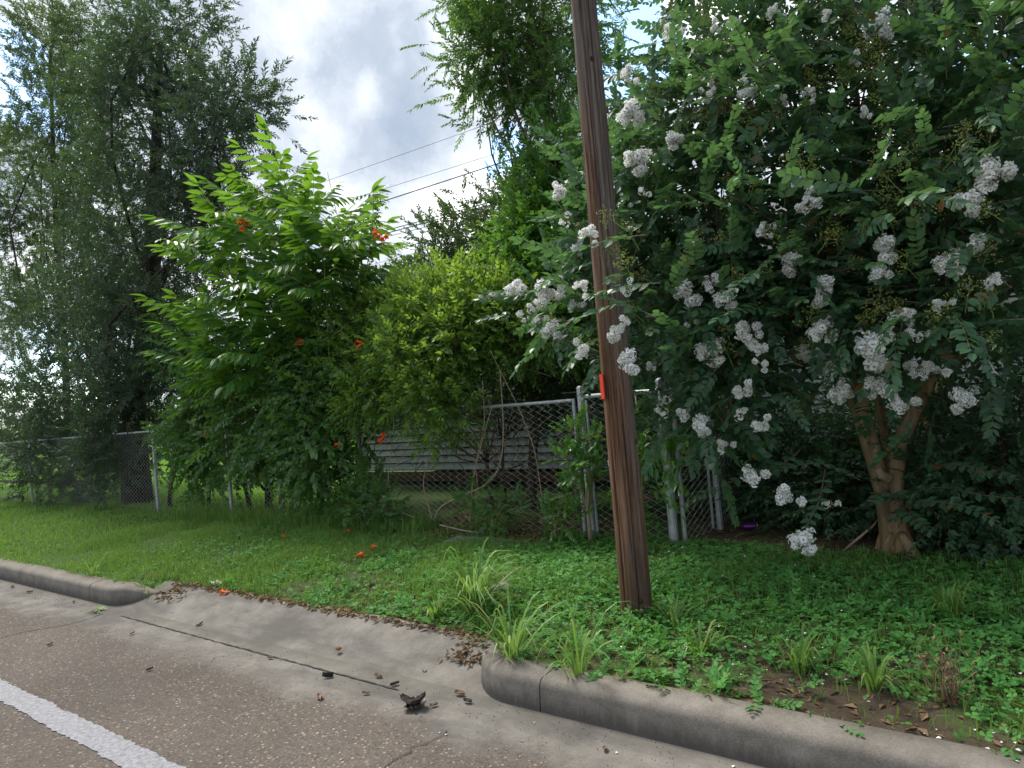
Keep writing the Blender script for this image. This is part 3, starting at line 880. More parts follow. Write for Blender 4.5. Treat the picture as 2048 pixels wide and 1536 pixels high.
pipe('post', loc((e2[0] - 0.06, e2[1], 0.1)), loc((e2[0] - 0.06, e2[1], FTOP)), 0.013, cf)
pipe('post', loc((e3[0], e3[1], 0.1)), loc((e3[0], e3[1], FTOP + 0.35)), 0.024, cf)
for a, c in ((e1, e2), (e2, e3)):
    chain_panel('wire_mesh', loc((a[0], a[1], 0))[:2], loc((c[0], c[1], 0))[:2], 0.2 - off[2], FTOP - 0.02 - off[2], cf)
    pipe('top_rail', loc((a[0], a[1], FTOP - 0.02)), loc((c[0], c[1], FTOP - 0.02)), 0.016, cf)

# ------------------------------------------------------------------ house behind
HY = 8.0; HX0, HX1 = -9.4, 5.0; HB, HE = 0.42, 2.80
house = empty('clapboard_house', (0, HY, 0.2))
tag(house, 'pale grey clapboard house raised on piers behind the trees', 'house')
b = MB(); b.box((HX0, 0.04, HB - 0.2), (HX1, 6.5, HE - 0.2)); b.build('wall', m_rust, house)  # dark backing shows in the board gaps, stands in for lap shadows
bh = 0.112
me_cache = {}
nb_ = int((HE - HB) / bh)
gB = np.random.default_rng(3)
for r_ in range(nb_):
    z0 = HB + r_ * bh - 0.2
    cuts = [HX0] + sorted(HX0 + gB.uniform(0.15, 0.85, 2) * (HX1 - HX0)) + [HX1]
    for a, c in zip(cuts[:-1], cuts[1:]):
        L = c - a - 0.004
        b = MB(); tw = gB.normal(0, 0.0025)
        xs_ = np.linspace(0, L, 10); sag = 0.006 * (vnoise(xs_ * 0.9 + r_ * 3.1, xs_ * 0 + r_) - 0.5)
        V = np.concatenate([np.stack([a + xs_, xs_ * 0 + 0.036, z0 + bh - 0.002 + sag], -1), np.stack([a + xs_, xs_ * 0 + 0.012 - abs(tw), z0 + bh - 0.002 + sag], -1),
                            np.stack([a + xs_, xs_ * 0 - 0.022 + tw, z0 + 0.02 + 1.6 * sag], -1), np.stack([a + xs_, xs_ * 0 + 0.036, z0 + 0.02 + 1.6 * sag], -1)])
        k = 10; ii = np.arange(k - 1); Q = []
        for s_ in range(4):
            A_ = s_ * k; B_ = ((s_ + 1) % 4) * k; Q.append(np.stack([A_ + ii, B_ + ii, B_ + ii + 1, A_ + ii + 1], -1))
        b.add(V, quads=np.vstack(Q + [np.array([(0, 3 * k, 2 * k, k), (k - 1, 2 * k - 1, 3 * k - 1, 4 * k - 1)])]))
        b.build('board', m_board, house)
b = MB(); b.box((HX0 - 1.5, 3.2, -0.25), (HX1, 3.3, HB + 0.3)); b.build('crawl_space_shade_panel', m_rust, house)  # added dark panel, stands in for the shade under the house
b = MB(); b.box((HX0, -0.01, HB - 0.36), (HX1, 0.06, HB - 0.225)); b.build('sill_beam', m_rust, house)
for x in np.linspace(HX0 + 0.3, HX1 - 0.3, 8):
    b = MB(); b.box((x - 0.15, 0.02, -0.25), (x + 0.15, 0.35, HB - 0.37)); b.build('pier', m_stone, house)
ov = 0.45
b = MB()
zr = HE - 0.2
V = [(HX0 - ov, -ov, zr - 0.02), (HX1 + ov, -ov, zr - 0.02), (HX1 + ov, 3.25, zr + 1.25), (HX0 - ov, 3.25, zr + 1.25), (HX1 + ov, 6.9, zr - 0.02), (HX0 - ov, 6.9, zr - 0.02)]
V2 = [(x, y, z + 0.1) for x, y, z in V]
b.add(V + V2, quads=[(0, 3, 2, 1), (3, 5, 4, 2), (6, 7, 8, 9), (9, 8, 10, 11), (0, 1, 7, 6), (5, 11, 10, 4)])
roof = b.build('roof', m_shingle, house)
b = MB(); b.box((HX0 - ov, -ov - 0.03, zr - 0.08), (HX1 + ov, -ov - 0.003, zr + 0.11)); b.build('fascia', m_white, house)
b = MB(); b.add([(HX0, 0.06, zr), (HX0, 6.5, zr), (HX0, 3.25, zr + 1.18), (HX0 + 0.1, 0.06, zr), (HX0 + 0.1, 6.5, zr), (HX0 + 0.1, 3.25, zr + 1.18)], tris=[(0, 1, 2), (3, 5, 4)]); b.build('gable', m_board, house)
dp = at(1984, 700, HY - 0.06)
b = MB(); b.tube([(dp[0], -0.06, zr - 0.1), (dp[0], -0.06, 0.2)], 0.035, 8); b.build('downspout', m_white, house)

# ------------------------------------------------------------------ trees, shrubs, vines
OV = [(0.2, 0.62), (0.5, 1.0), (0.8, 0.62)]
LANC = [(0.18, 0.75), (0.42, 1.0), (0.72, 0.62)]


def plant(name, label, cat, base, group=None):
    o = empty(name, base); return tag(o, label, cat, group)


def B(px, py, d, r, w=1.0, flat=1.0, dr=None):
    rr = (r, dr or r, r * flat); return (at(px, py, d), rr, w)


def make_tree(name, label, cat, base, path, r0, r1, blobs, leafT, leafmat, g, n_clump, clump_r, n_twig, scale=(0.8, 1.2), up=0.3, rl=0.05, rc=0.012,
              bark=None, every=1, shell=0.5, rnd=0.5, out=0.8, droop_low=0.0, group=None, crown_name='crown', attach=0.45, stuff=True):
    root = plant(name, label, cat, base, group)
    P, D, C = crown(g, blobs, n_clump, clump_r, n_twig, up, shell, rnd, out, 1.0, droop_low)
    ok = P[:, 2] > 0.16; P, D = P[ok], D[ok]
    base = np.asarray(base, float)
    mb = MB(); fill_crown(mb, g, leafT, P - base, D, scale[0], scale[1])
    o = mb.build(crown_name, [leafmat, m_twig], root); o['kind'] = 'stuff'
    tb = MB(); bl = [(np.asarray(c) - base, r, w) for c, r, w in blobs]; cl = [(a - base, c - base) for a, c in C]
    limbs(tb, g, np.asarray(path, float) - base, r0, r1, bl, cl, rl, rc, 10, 0, every, attach)
    tb.build('trunk', bark or m_bark, root, smooth=True)
    return root


# --- willow-leaved oak behind the fence, left
g = np.random.default_rng(101)
oak_leaf = kite_T(0.085, 0.028, 0.3, 0.5)
oakT = [twig_T(g, 0.30, 22, oak_leaf, 'alt', 55, 0.05, 0.0025, 1.0, 0.8) for _ in range(4)]
DA = 6.0
base = np.array([px_x(276, 1015, 5.62), 5.62, 0.15])
path = [base + np.array([0, 0, -0.1]), base + np.array([0.02, 0, 0.6]), base + np.array([-0.04, 0.05, 1.5]), at(300, 600, DA), at(310, 350, DA), at(320, 90, DA)]
blobs = [B(300, 130, 6.0, 0.75, 0.9), B(360, 60, 6.0, 0.5, 0.5, 1.4), B(250, 40, 6.2, 0.4, 0.35, 1.3), B(330, 300, 6.0, 1.15, 1.7), B(430, 270, 5.9, 0.75, 0.9), B(480, 200, 5.9, 0.4, 0.4), B(290, 480, 6.0, 1.35, 2.0), B(430, 420, 6.2, 0.8, 0.9),
         B(180, 620, 6.0, 1.1, 1.6), B(330, 660, 5.9, 1.1, 1.6), B(170, 800, 5.8, 1.0, 1.7), B(300, 790, 5.6, 0.9, 1.3), B(60, 840, 6.0, 0.85, 1.2), B(240, 880, 5.4, 0.6, 0.8), B(110, 900, 5.5, 0.7, 1.0, 0.8), B(170, 950, 5.5, 0.45, 0.5)]
make_tree('oak_tree', 'tall dark narrow leaved tree with a thick trunk right behind the fence', 'tree', base, path, 0.27, 0.05, blobs, oakT, m_oak, g, 640, 0.36, 11.0, (0.8, 1.2), 0.25, 0.035, 0.008, droop_low=0.2, every=2, rnd=0.9)
# --- second tree of the same kind, further back, paler tips
g = np.random.default_rng(102)
DB = 7.6
base = np.array([px_x(140, 985, 7.2), 7.2, 0.15])
path = [base + np.array([0, 0, -0.1]), base + np.array([0.1, 0, 0.9]), at(130, 700, DB), at(110, 420, DB), at(100, 100, DB)]
blobs = [B(90, 90, 7.6, 0.8, 0.9, 1.3), B(160, 60, 7.6, 0.5, 0.5, 1.3), B(120, 250, 7.6, 1.3, 1.7), B(200, 230, 7.4, 0.9, 0.9), B(70, 430, 7.6, 1.3, 1.7), B(180, 430, 7.6, 1.1, 1.3), B(30, 620, 7.8, 1.4, 1.5), B(140, 620, 7.6, 1.2, 1.3), B(20, 300, 7.8, 0.7, 0.6), B(20, 780, 7.4, 0.9, 0.6)]
make_tree('oak_tree', 'tall narrow leaved tree with paler olive tips, behind the thick trunked one', 'tree', base, path, 0.12, 0.04, blobs, oakT, m_oak2, g, 470, 0.42, 10.5, (0.9, 1.35), 0.35, 0.03, 0.008, every=2, rnd=0.9)

# --- far tree over the house roof
g = np.random.default_rng(103)
far_leaf = kite_T(0.11, 0.05, 0.3, 0.5)
farT = [twig_T(g, 0.5, 22, far_leaf, 'alt', 48, 0.05, 0.004, 1.0, 0.6) for _ in range(3)]
base = np.array([px_x(960, 800, 13.5), 13.5, 0.15])
path = [base, base + np.array([0.1, 0, 2.0]), at(960, 560, 13.5), at(980, 450, 13.5)]
blobs = [B(890, 510, 13.5, 0.75, 0.9), B(960, 480, 13.5, 0.85, 1.1), B(1030, 440, 13.5, 0.9, 1.1), B(930, 560, 13.3, 0.9, 1.0), B(1020, 540, 13.5, 1.1, 1.2), B(1080, 400, 13.5, 0.8, 0.7), B(870, 560, 13.5, 0.5, 0.4)]
make_tree('shade_tree', 'dark rounded tree rising beyond the house roof under the power lines', 'tree', base, path, 0.2, 0.06, blobs, farT, m_back, g, 200, 0.45, 6, (0.8, 1.2), 0.3, 0.06, 0.015)

# --- box elder style tree beside the pole
g = np.random.default_rng(104)
eld_leaf = kite_T(0.085, 0.032, 0.3, 0.4)
eldT = [twig_T(g, 0.34, 16, eld_leaf, 'opp', 50, 0.25, 0.0025, 1.0, 0.45, 0.25) for _ in range(4)]
DE = 6.6
base = np.array([px_x(1150, 900, 6.6), 6.6, 0.15])
path = [base, at(1160, 700, DE), at(1150, 480, DE), at(1110, 300, DE), at(1060, 100, DE), at(1060, -120, DE)]
blobs = [B(1080, -60, 6.6, 1.0, 1.4), B(1000, 20, 6.4, 0.65, 1.0), B(1090, 60, 6.5, 0.75, 1.2), B(940, -20, 6.5, 0.3, 0.3), B(1010, 130, 6.4, 0.5, 0.55, 0.8), B(920, 100, 6.5, 0.14, 0.06), B(960, 150, 6.4, 0.28, 0.17, 0.7),
         B(1100, 170, 6.5, 0.45, 0.6), B(1060, 230, 6.5, 0.25, 0.16, 0.8), B(1120, 310, 6.6, 0.3, 0.4), B(1090, 390, 6.6, 0.28, 0.4), B(1010, 210, 6.4, 0.12, 0.05, 1.5), B(975, 250, 6.4, 0.12, 0.04, 2), B(1150, 420, 6.6, 0.5, 0.6)]
make_tree('elder_tree', 'loose pointed leaf tree with trailing sprays, rising behind the pole', 'tree', base, path, 0.09, 0.03, blobs, eldT, m_elder, g, 360, 0.24, 6.0, (0.65, 1.05), 0.25, 0.022, 0.006, m_twig, droop_low=0.35, rnd=0.8)

# --- light green bush over the driveway gate, its twin behind reaches up to the elder
g = np.random.default_rng(105)
bush_leaf = leaf_T(0.07, 0.036, [(0.45, 1.0)], 0.25, 0.2)
bushT = [twig_T(g, 0.22, 10, bush_leaf, 'opp', 58, 0.12, 0.0018, 1.0, 0.6, 0.1) for _ in range(4)]
base = np.array([px_x(985, 1010, 6.2), 6.2, 0.15])
path = [base, base + np.array([0.05, -0.1, 0.6]), at(950, 800, 5.8), at(890, 700, 5.4)]
blobs = [B(770, 640, 5.4, 0.28, 0.9), B(850, 640, 5.3, 0.34, 1.2), B(930, 630, 5.3, 0.32, 1.1), B(990, 620, 5.4, 0.25, 0.7), B(740, 710, 5.2, 0.28, 0.8), B(830, 710, 5.0, 0.32, 1.2), B(910, 690, 5.1, 0.28, 0.8),
         B(760, 780, 5.0, 0.2, 0.6), B(720, 800, 5.0, 0.15, 0.4), B(850, 780, 4.9, 0.2, 0.6), B(700, 650, 5.2, 0.22, 0.5), B(915, 820, 4.95, 0.08, 0.12, 1.8), B(870, 850, 4.95, 0.06, 0.06, 1.6), B(1020, 670, 5.4, 0.26, 0.5), B(800, 590, 5.5, 0.12, 0.25, 1.2), B(740, 580, 5.6, 0.14, 0.2, 1.4), B(890, 585, 5.4, 0.12, 0.2), B(1080, 660, 5.5, 0.24, 0.4)]
make_tree('gate_bush', 'yellow green sprawling bush spilling over the driveway gate', 'bush', base, path, 0.022, 0.016, blobs, bushT, m_bush, g, 520, 0.17, 8.0, (0.65, 1.2), 0.35, 0.012, 0.004, m_twig, droop_low=0.5)
g = np.random.default_rng(106)
base = np.array([px_x(1060, 1000, 6.4), 6.4, 0.15])
path = [base, at(1070, 800, 6.4), at(1080, 600, 6.3), at(1090, 450, 6.2)]
blobs = [B(1070, 470, 6.2, 0.25, 0.7), B(1120, 440, 6.2, 0.3, 0.8), B(1040, 540, 6.1, 0.27, 0.8), B(1110, 540, 6.1, 0.4, 1.1), B(1000, 600, 6.0, 0.2, 0.5), B(1140, 350, 6.3, 0.35, 0.6), B(1160, 620, 6.0, 0.5, 1.0), B(1060, 620, 6.0, 0.5, 1.0)]
make_tree('tall_shrub', 'bright green shrub between the gate bush and the pointed leaf tree', 'shrub', base, path, 0.06, 0.02, blobs, bushT, m_privet, g, 300, 0.2, 8, (0.9, 1.4), 0.3, 0.018, 0.006, m_twig)

# --- thicket of vines on the fence, left of the gate
g = np.random.default_rng(107)
vine_leaf = leaf_T(0.075, 0.056, [(0.12, 0.8), (0.4, 1.0)], 0.2, 0.25)
vineT = [twig_T(g, 0.34, 11, vine_leaf, 'alt', 60, 0.25, 0.0025, 1.0, 0.5, 0.35) for _ in range(4)]
base = np.array([px_x(560, 1015, 5.35), 5.35, 0.15])
path = [base, base + np.array([0.1, 0.0, 0.5]), at(560, 850, 5.4), at(560, 700, 5.5)]
blobs = [B(430, 790, 5.3, 0.4, 1.0), B(520, 800, 5.3, 0.45, 1.3), B(610, 800, 5.2, 0.42, 1.2), B(670, 790, 5.15, 0.3, 0.8), B(400, 870, 5.2, 0.3, 0.8), B(500, 880, 5.1, 0.28, 0.8), B(590, 880, 5.1, 0.3, 0.8), B(655, 880, 5.05, 0.26, 0.6),
         B(650, 960, 5.05, 0.18, 0.35), B(390, 945, 5.1, 0.14, 0.2), B(620, 700, 5.6, 0.55, 1.2), B(680, 700, 5.35, 0.35, 0.8), B(690, 610, 5.5, 0.35, 0.7), B(380, 710, 5.6, 0.35, 0.6), B(350, 650, 5.6, 0.2, 0.25), B(440, 920, 5.1, 0.16, 0.2)]
make_tree('vine_thicket', 'dense tangle of broad leaved vines smothering the fence', 'vines', base, path, 0.04, 0.02, blobs, vineT, m_vine, g, 430, 0.18, 6.5, (0.7, 1.2), 0.0, 0.016, 0.005, m_twig, droop_low=0.4, out=0.9, crown_name='foliage')

# thin stems of the hedge row that stand behind the fence
g = np.random.default_rng(108)
for k, (px, h) in enumerate([(340, 1.5), (500, 1.7), (530, 1.5), (545, 1.3), (690, 1.6), (420, 1.2)]):
    bx = px_x(px, 1000, 5.45); r = plant('hedge_stem', 'bare dark sapling stem behind the vine covered fence', 'sapling', (bx, 5.45, 0.15), 'sapling stems behind the fence')
    b = MB(); top = np.array([g.normal(0, 0.25), g.normal(0, 0.1), h]); b.tube(wob(g, (0, 0, -0.05), top, 7, 0.05), np.linspace(0.035, 0.015, 7), 6); b.build('stem', m_bark, r, smooth=True)
    b = MB(); b.tube(wob(g, (0, 0, 0.35), (g.normal(0, 0.3), 0, h * 0.9), 6, 0.06), np.linspace(0.02, 0.008, 6), 5); b.build('branch', m_bark, r, smooth=True)

# --- young tree with big compound leaves
g = np.random.default_rng(109)
lf = leaf_T(0.22, 0.078, LANC, 0.22, 0.22)


def frond_T(g, L, pairs, droopf):
    k = 7; t = np.linspace(0, 1, k)
    P = np.stack([g.normal(0, 0.04) * t * t * L, L * (t - 0.12 * droopf * t ** 3), L * (0.10 * t - droopf * 0.55 * t * t)], -1)
    parts = [stem_T(P, 0.005, 0.002)]
    for i in range(pairs):
        tt = 0.2 + 0.78 * i / (pairs - 1)
        p = np.array([np.interp(tt, t, P[:, j]) for j in range(3)])
        for s in (-1, 1):
            a = math.radians(62 - 28 * tt + g.normal(0, 6)); sz = (0.72 + 0.5 * math.sin(math.pi * (0.15 + 0.75 * tt))) * g.uniform(0.9, 1.08)
            d = np.array([s * math.sin(a), math.cos(a), -0.48 - droopf * tt * 0.6 + g.normal(0, 0.12)])
            parts.append(xf(lf, p, d, np.array([s * 0.25 + g.normal(0, 0.12), 0, 1]), sz * 0.92))
    parts.append(xf(lf, P[-1], np.array([0, 1, -droopf]), np.array([0, 0, 1]), 1.0))
    return join_T(parts)


base = np.array([px_x(590, 1010, 5.5), 5.5, 0.15])
wal = plant('young_tree', 'young tree with big bright green feathery compound leaves rising over the vines', 'tree', base)
fmesh = []
for k in range(8):
    T = frond_T(g, g.uniform(0.62, 0.85), int(g.integers(6, 8)), g.uniform(0.15, 0.6))
    b = MB(); b.add(T[0], tris=T[1], tm=T[2]); o = b.build('frond', [m_pecan, m_green_stem], wal); fmesh.append(o.data)
    bpy.data.objects.remove(o)
tips = [(575, 345, 5.2), (535, 355, 5.3), (620, 375, 5.2), (500, 390, 5.1), (455, 415, 5.0), (420, 450, 5.0), (560, 420, 5.0), (660, 430, 5.1), (690, 440, 5.1), (605, 440, 4.95), (510, 465, 4.9), (460, 490, 4.9),
        (640, 490, 5.0), (560, 500, 4.85), (670, 490, 5.1), (600, 550, 4.95), (660, 550, 5.0), (540, 570, 5.1), (475, 570, 4.75), (460, 620, 4.7), (430, 650, 4.75), (500, 640, 4.8), (550, 660, 4.85), (420, 700, 4.8), (490, 700, 4.8), (590, 640, 5.1), (640, 610, 5.1), (460, 725, 4.85), (410, 610, 4.9), (540, 700, 5.0)]
tb = MB()
top = at(570, 400, 5.35)
path = np.array([base + (0, 0, -0.1), base + (0.05, 0, 0.6), at(590, 800, 5.5), at(580, 600, 5.4), top]) - base
tb.tube(path, np.linspace(0.06, 0.025, len(path)), 8)
nf = 0
for (px, py, d) in tips:
    p = at(px, py + 35, d); zi = max(0.9, p[2] - 0.9)
    j = np.array([np.interp(zi, path[:, 2] + base[2], path[:, c]) for c in range(3)])
    tb.tube(wob(g, j, p - base, 6, 0.06, 0.05), np.linspace(0.016, 0.006, 6), 5, cap=False)
    m = int(g.integers(6, 8)); a0 = g.uniform(0, 2 * np.pi)
    for k in range(m):
        a = a0 + k * 2.4 + g.normal(0, 0.2); el = g.uniform(0.0, 0.75) if k < m - 2 else g.uniform(0.7, 1.1)
        d_ = np.array([math.cos(a) * math.cos(el), math.sin(a) * math.cos(el), math.sin(el)])
        o = bpy.data.objects.new('frond', fmesh[int(g.integers(0, 8))]); COL.objects.link(o); o.parent = wal
        R = frames(d_[None], np.array([[g.normal(0, 0.15), g.normal(0, 0.15), 1.0]]))[0]
        s = g.uniform(0.8, 1.1)
        q = p - base - np.array([0, 0, g.uniform(0, 0.22)])
        o.matrix_local = Matrix([[R[i][0] * s, R[i][1] * s, R[i][2] * s, q[i]] for i in range(3)] + [[0, 0, 0, 1]])
        nf += 1
tb.build('trunk', m_twig, wal, smooth=True)

# --- trumpet vine: pinnate leaved stems, each with a flower cluster
g = np.random.default_rng(110)
tv_leaf = leaf_T(0.055, 0.028, [(0.3, 1.0), (0.65, 0.7)], 0.2, 0.2)
tvT = [twig_T(g, 0.22, 9, tv_leaf, 'opp', 58, 0.3, 0.0015, 1.0, 0.25, 0.3) for _ in range(4)]


def trumpet_T(g):
    k, n = 7, 10; V = []; F = []
    for i in range(k):
        t = i / (k - 1); r = 0.0045 + 0.010 * t ** 1.2 + (0.012 if i == k - 1 else 0)
        for j in range(n):
            q = j / n * 2 * math.pi; lob = 1 + (0.35 * math.cos(5 * q) if i == k - 1 else 0)
            V.append((r * lob * math.cos(q), t * 0.065 + (0.004 if i == k - 1 else 0), r * lob * math.sin(q) - 0.012 * t * t))
    for i in range(k - 1):
        for j in range(n):
            a, b_ = i * n + j, i * n + (j + 1) % n; F += [(a, b_, b_ + n), (a, b_ + n, a + n)]
    return np.array(V), np.array(F), np.where(np.arange(len(F)) < 5 * n, 0, 0)


tb_ = MB()
trump = trumpet_T(g)
b = MB(); b.add(trump[0], tris=trump[1]); _o = b.build('flower', m_orange); flower_me = _o.data; bpy.data.objects.remove(_o)
for p_ in flower_me.polygons: p_.use_smooth = True
base = np.array([px_x(640, 1010, 5.0), 5.0, 0.15])
tv = plant('trumpet_vine', 'climbing trumpet vine with orange trumpet flowers hanging over the fence', 'vine', base)
stems = MB(); leaves = MB()
runs = [([(640, 1010, 5.0), (655, 860, 4.95), (660, 740, 4.9), (655, 640, 4.85), (650, 560, 4.85), (648, 500, 4.9)], None, 0.10),
        ([(655, 640, 4.9), (690, 655, 4.85), (650, 680, 4.85), (608, 690, 4.85)], (605, 690, 4.84), 0.25),
        ([(700, 730, 4.9), (730, 760, 4.85), (715, 820, 4.8), (700, 880, 4.8)], (688, 887, 4.8), 0.12),
        ([(800, 700, 4.85), (790, 760, 4.8), (787, 820, 4.78), (787, 868, 4.78)], (775, 874, 4.78), 0.3),
        ([(480, 730, 4.85), (465, 780, 4.8), (450, 830, 4.78), (425, 862, 4.78)], (418, 862, 4.78), 0.4),
        ([(640, 500, 4.9), (570, 470, 4.75), (500, 450, 4.65)], (490, 446, 4.6), 0.3),
        ([(680, 470, 4.9), (730, 440, 4.9), (760, 462, 4.9)], (764, 470, 4.9), 0.12),
        ([(700, 760, 4.9), (740, 730, 4.85), (760, 690, 4.8), (800, 640, 4.8)], (728, 686, 4.8), 0.06),
        ([(700, 600, 5.2), (690, 500, 5.1), (655, 345, 5.1)], None, 0.1), ([(730, 560, 5.2), (745, 460, 5.1), (748, 370, 5.1)], None, 0.1),
        ([(560, 900, 4.95), (620, 900, 4.9), (700, 930, 4.9), (760, 960, 4.9)], None, 0.07), ([(300, 870, 5.0), (340, 860, 4.95), (400, 900, 4.9)], None, 0.07)]
for pts, fl, gap in runs:
    P = np.array([at(*q) for q in pts]); n = 24; u = np.linspace(0, len(P) - 1, n)
    P = np.stack([np.interp(u, np.arange(len(P)), P[:, c]) for c in range(3)], -1)
    P[1:-1] = (P[:-2] + P[1:-1] + P[2:]) / 3; P[1:-1] = (P[:-2] + P[1:-1] + P[2:]) / 3
    stems.tube(P - base, np.linspace(0.005, 0.003, n), 5)
    L = np.linalg.norm(np.diff(P, axis=0), axis=1).sum(); m = max(2, int(L / gap) * 2)
    tt = g.uniform(0.02, 0.92, m); Q = np.stack([np.interp(tt, np.linspace(0, 1, n), P[:, c]) for c in range(3)], -1)
    Dd = unit(g.normal(size=(m, 3)) * np.array([1, 0.6, 0.5]) + np.array([0, -0.4, -0.1]))
    fill_crown(leaves, g, tvT, Q - base, Dd, 0.8, 1.2, 0.3)
    if fl is not None:
        c = at(*fl)
        if fl[0] == 728: stems.tube(wob(g, at(740, 730, 4.85) - base, c - base, 5, 0.05), 0.003, 5)
        for k in range(4 if fl[1] < 480 else 2):
            d_ = unit(np.array([g.normal(), -0.6, g.normal() * 0.5])); o = bpy.data.objects.new('flower', flower_me); COL.objects.link(o); o.parent = tv
            R = frames(d_[None], np.array([[0, 0, 1.0]]))[0]; q = c - base + d_ * 0.004 + g.normal(size=3) * 0.012; s = g.uniform(1.0, 1.35)
            o.matrix_local = Matrix([[R[i][0] * s, R[i][1] * s, R[i][2] * s, q[i]] for i in range(3)] + [[0, 0, 0, 1]])
stems.build('stem', m_green_stem, tv, smooth=True)
o = leaves.build('foliage', [m_vine, m_green_stem], tv); o['kind'] = 'stuff'

# bare woody vine stems woven through the gate
g = np.random.default_rng(111)
base = np.array([px_x(870, 1045, 5.0), 5.0, 0.15])
dv = plant('woody_vine', 'bare tan woody vine stems looping across the gate mesh', 'vine', base)
for pts, r in [([(868, 1040, 5.0), (880, 1010, 4.98), (930, 990, 4.97), (985, 965, 4.97), (1005, 920, 4.98), (1008, 850, 5.0), (1000, 740, 5.0)], 0.008),
               ([(940, 1045, 5.0), (945, 960, 4.98), (965, 880, 4.98), (985, 810, 5.0)], 0.006), ([(865, 1040, 5.0), (845, 970, 4.99), (855, 920, 4.98), (870, 860, 5.0)], 0.007),
               ([(960, 1000, 5.0), (950, 930, 4.99), (970, 850, 4.98), (965, 760, 5.0)], 0.005), ([(830, 1035, 5.0), (790, 1020, 4.98), (775, 960, 4.97), (785, 880, 4.98)], 0.006),
               ([(1085, 1000, 5.0), (1070, 900, 4.97), (1040, 820, 4.99), (980, 700, 5.0)], 0.004), ([(880, 1050, 4.96), (930, 1062, 4.94), (1000, 1070, 4.93)], 0.009), ([(780, 950, 5.0), (830, 870, 4.98), (900, 820, 5.0)], 0.004),
               ([(1165, 990, 5.0), (1175, 1040, 4.98), (1195, 900, 5.0)], 0.008)]:
    P = np.array([at(*q) for q in pts]); n = 30; u = np.linspace(0, len(P) - 1, n); P = np.stack([np.interp(u, np.arange(len(P)), P[:, c]) for c in range(3)], -1)
    for _ in range(4): P[1:-1] = (P[:-2] + P[1:-1] + P[2:]) / 3
    b = MB(); b.tube(P - base, np.linspace(r, r * 0.6, n), 6); b.build('stem', m_drystem, dv, smooth=True)

# brushy dead twigs in the dark under the bush
b = MB()
for k in range(150):
    q = at(g.uniform(740, 1160), g.uniform(700, 960), g.uniform(5.3, 6.2)); d_ = unit(g.normal(size=3) * np.array([1, 0.5, 0.9]))
    b.tube(wob(g, q - base, q - base + d_ * g.uniform(0.3, 0.8), 5, 0.1), np.linspace(0.005, 0.002, 5), 4, cap=False)
o = b.build('dead_twigs', m_twig, dv); o['kind'] = 'stuff'

# --- small shrubs at the gate post
g = np.random.default_rng(112)
pr_leaf = leaf_T(0.055, 0.024, [(0.3, 0.9), (0.6, 1.0)], 0.25, 0.15)
prT = [twig_T(g, 0.2, 14, pr_leaf, 'opp', 50, 0.05, 0.002, 1.0, 0.3, 0.05) for _ in range(4)]
base = np.array([px_x(1180, 1070, 4.95), 4.95, 0.17])
make_tree('privet_shrub', 'small glossy green shrub growing around the gate post', 'shrub', base, [base, base + np.array([0, 0, 0.3]), at(1180, 950, 4.95), at(1165, 900, 4.9)], 0.02, 0.01,
          [B(1150, 870, 4.85, 0.07, 1), B(1135, 915, 4.85, 0.06, 0.9), B(1165, 935, 4.85, 0.06, 0.9), B(1180, 880, 4.9, 0.06, 0.7)], prT, m_privet, g, 22, 0.06, 4.5, (0.55, 0.85), 0.3, 0.008, 0.003, m_drystem)
base = np.array([px_x(1110, 1060, 4.9), 4.9, 0.17])
make_tree('weed_clump', 'low leafy weeds with pointed leaves at the foot of the gate', 'weed', base, [base, base + np.array([0, 0, 0.15]), base + np.array([0, 0, 0.25])], 0.006, 0.004,
          [B(1090, 1040, 4.85, 0.10, 1), B(1120, 1005, 4.85, 0.13, 1), B(1130, 1040, 4.8, 0.08, 1), B(1150, 985, 4.85, 0.09, 0.7)], prT, m_privet, g, 16, 0.06, 3.5, (0.55, 0.9), 0.5, 0.004, 0.002, m_green_stem)
base = np.array([px_x(985, 1045, 4.9), 4.9, 0.17])
make_tree('weed_clump', 'sparse leafy weeds sprouting through the leaf litter at the gate', 'weed', base, [base, base + np.array([0, 0, 0.15]), base + np.array([0, 0, 0.25])], 0.006, 0.004,
          [B(950, 1000, 4.95, 0.10, 1), B(980, 1030, 4.9, 0.09, 1), B(1010, 1010, 4.95, 0.1, 0.8)], prT, m_vine, g, 16, 0.07, 4, (0.7, 1.1), 0.4, 0.004, 0.002, m_green_stem)
base = np.array([px_x(740, 1030, 4.95), 4.95, 0.17])
make_tree('weed_clump', 'leafy weeds climbing the driveway gate hinge post', 'weed', base, [base, base + np.array([0, 0, 0.2]), base + np.array([0, 0, 0.4])], 0.006, 0.004,
          [B(735, 1000, 4.9, 0.16, 1), B(765, 1010, 4.9, 0.12, 1), B(740, 960, 4.95, 0.1, 0.5), B(700, 1010, 4.95, 0.14, 0.8)], prT, m_vine, g, 40, 0.09, 5, (0.7, 1.2), 0.5, 0.004, 0.002, m_green_stem)
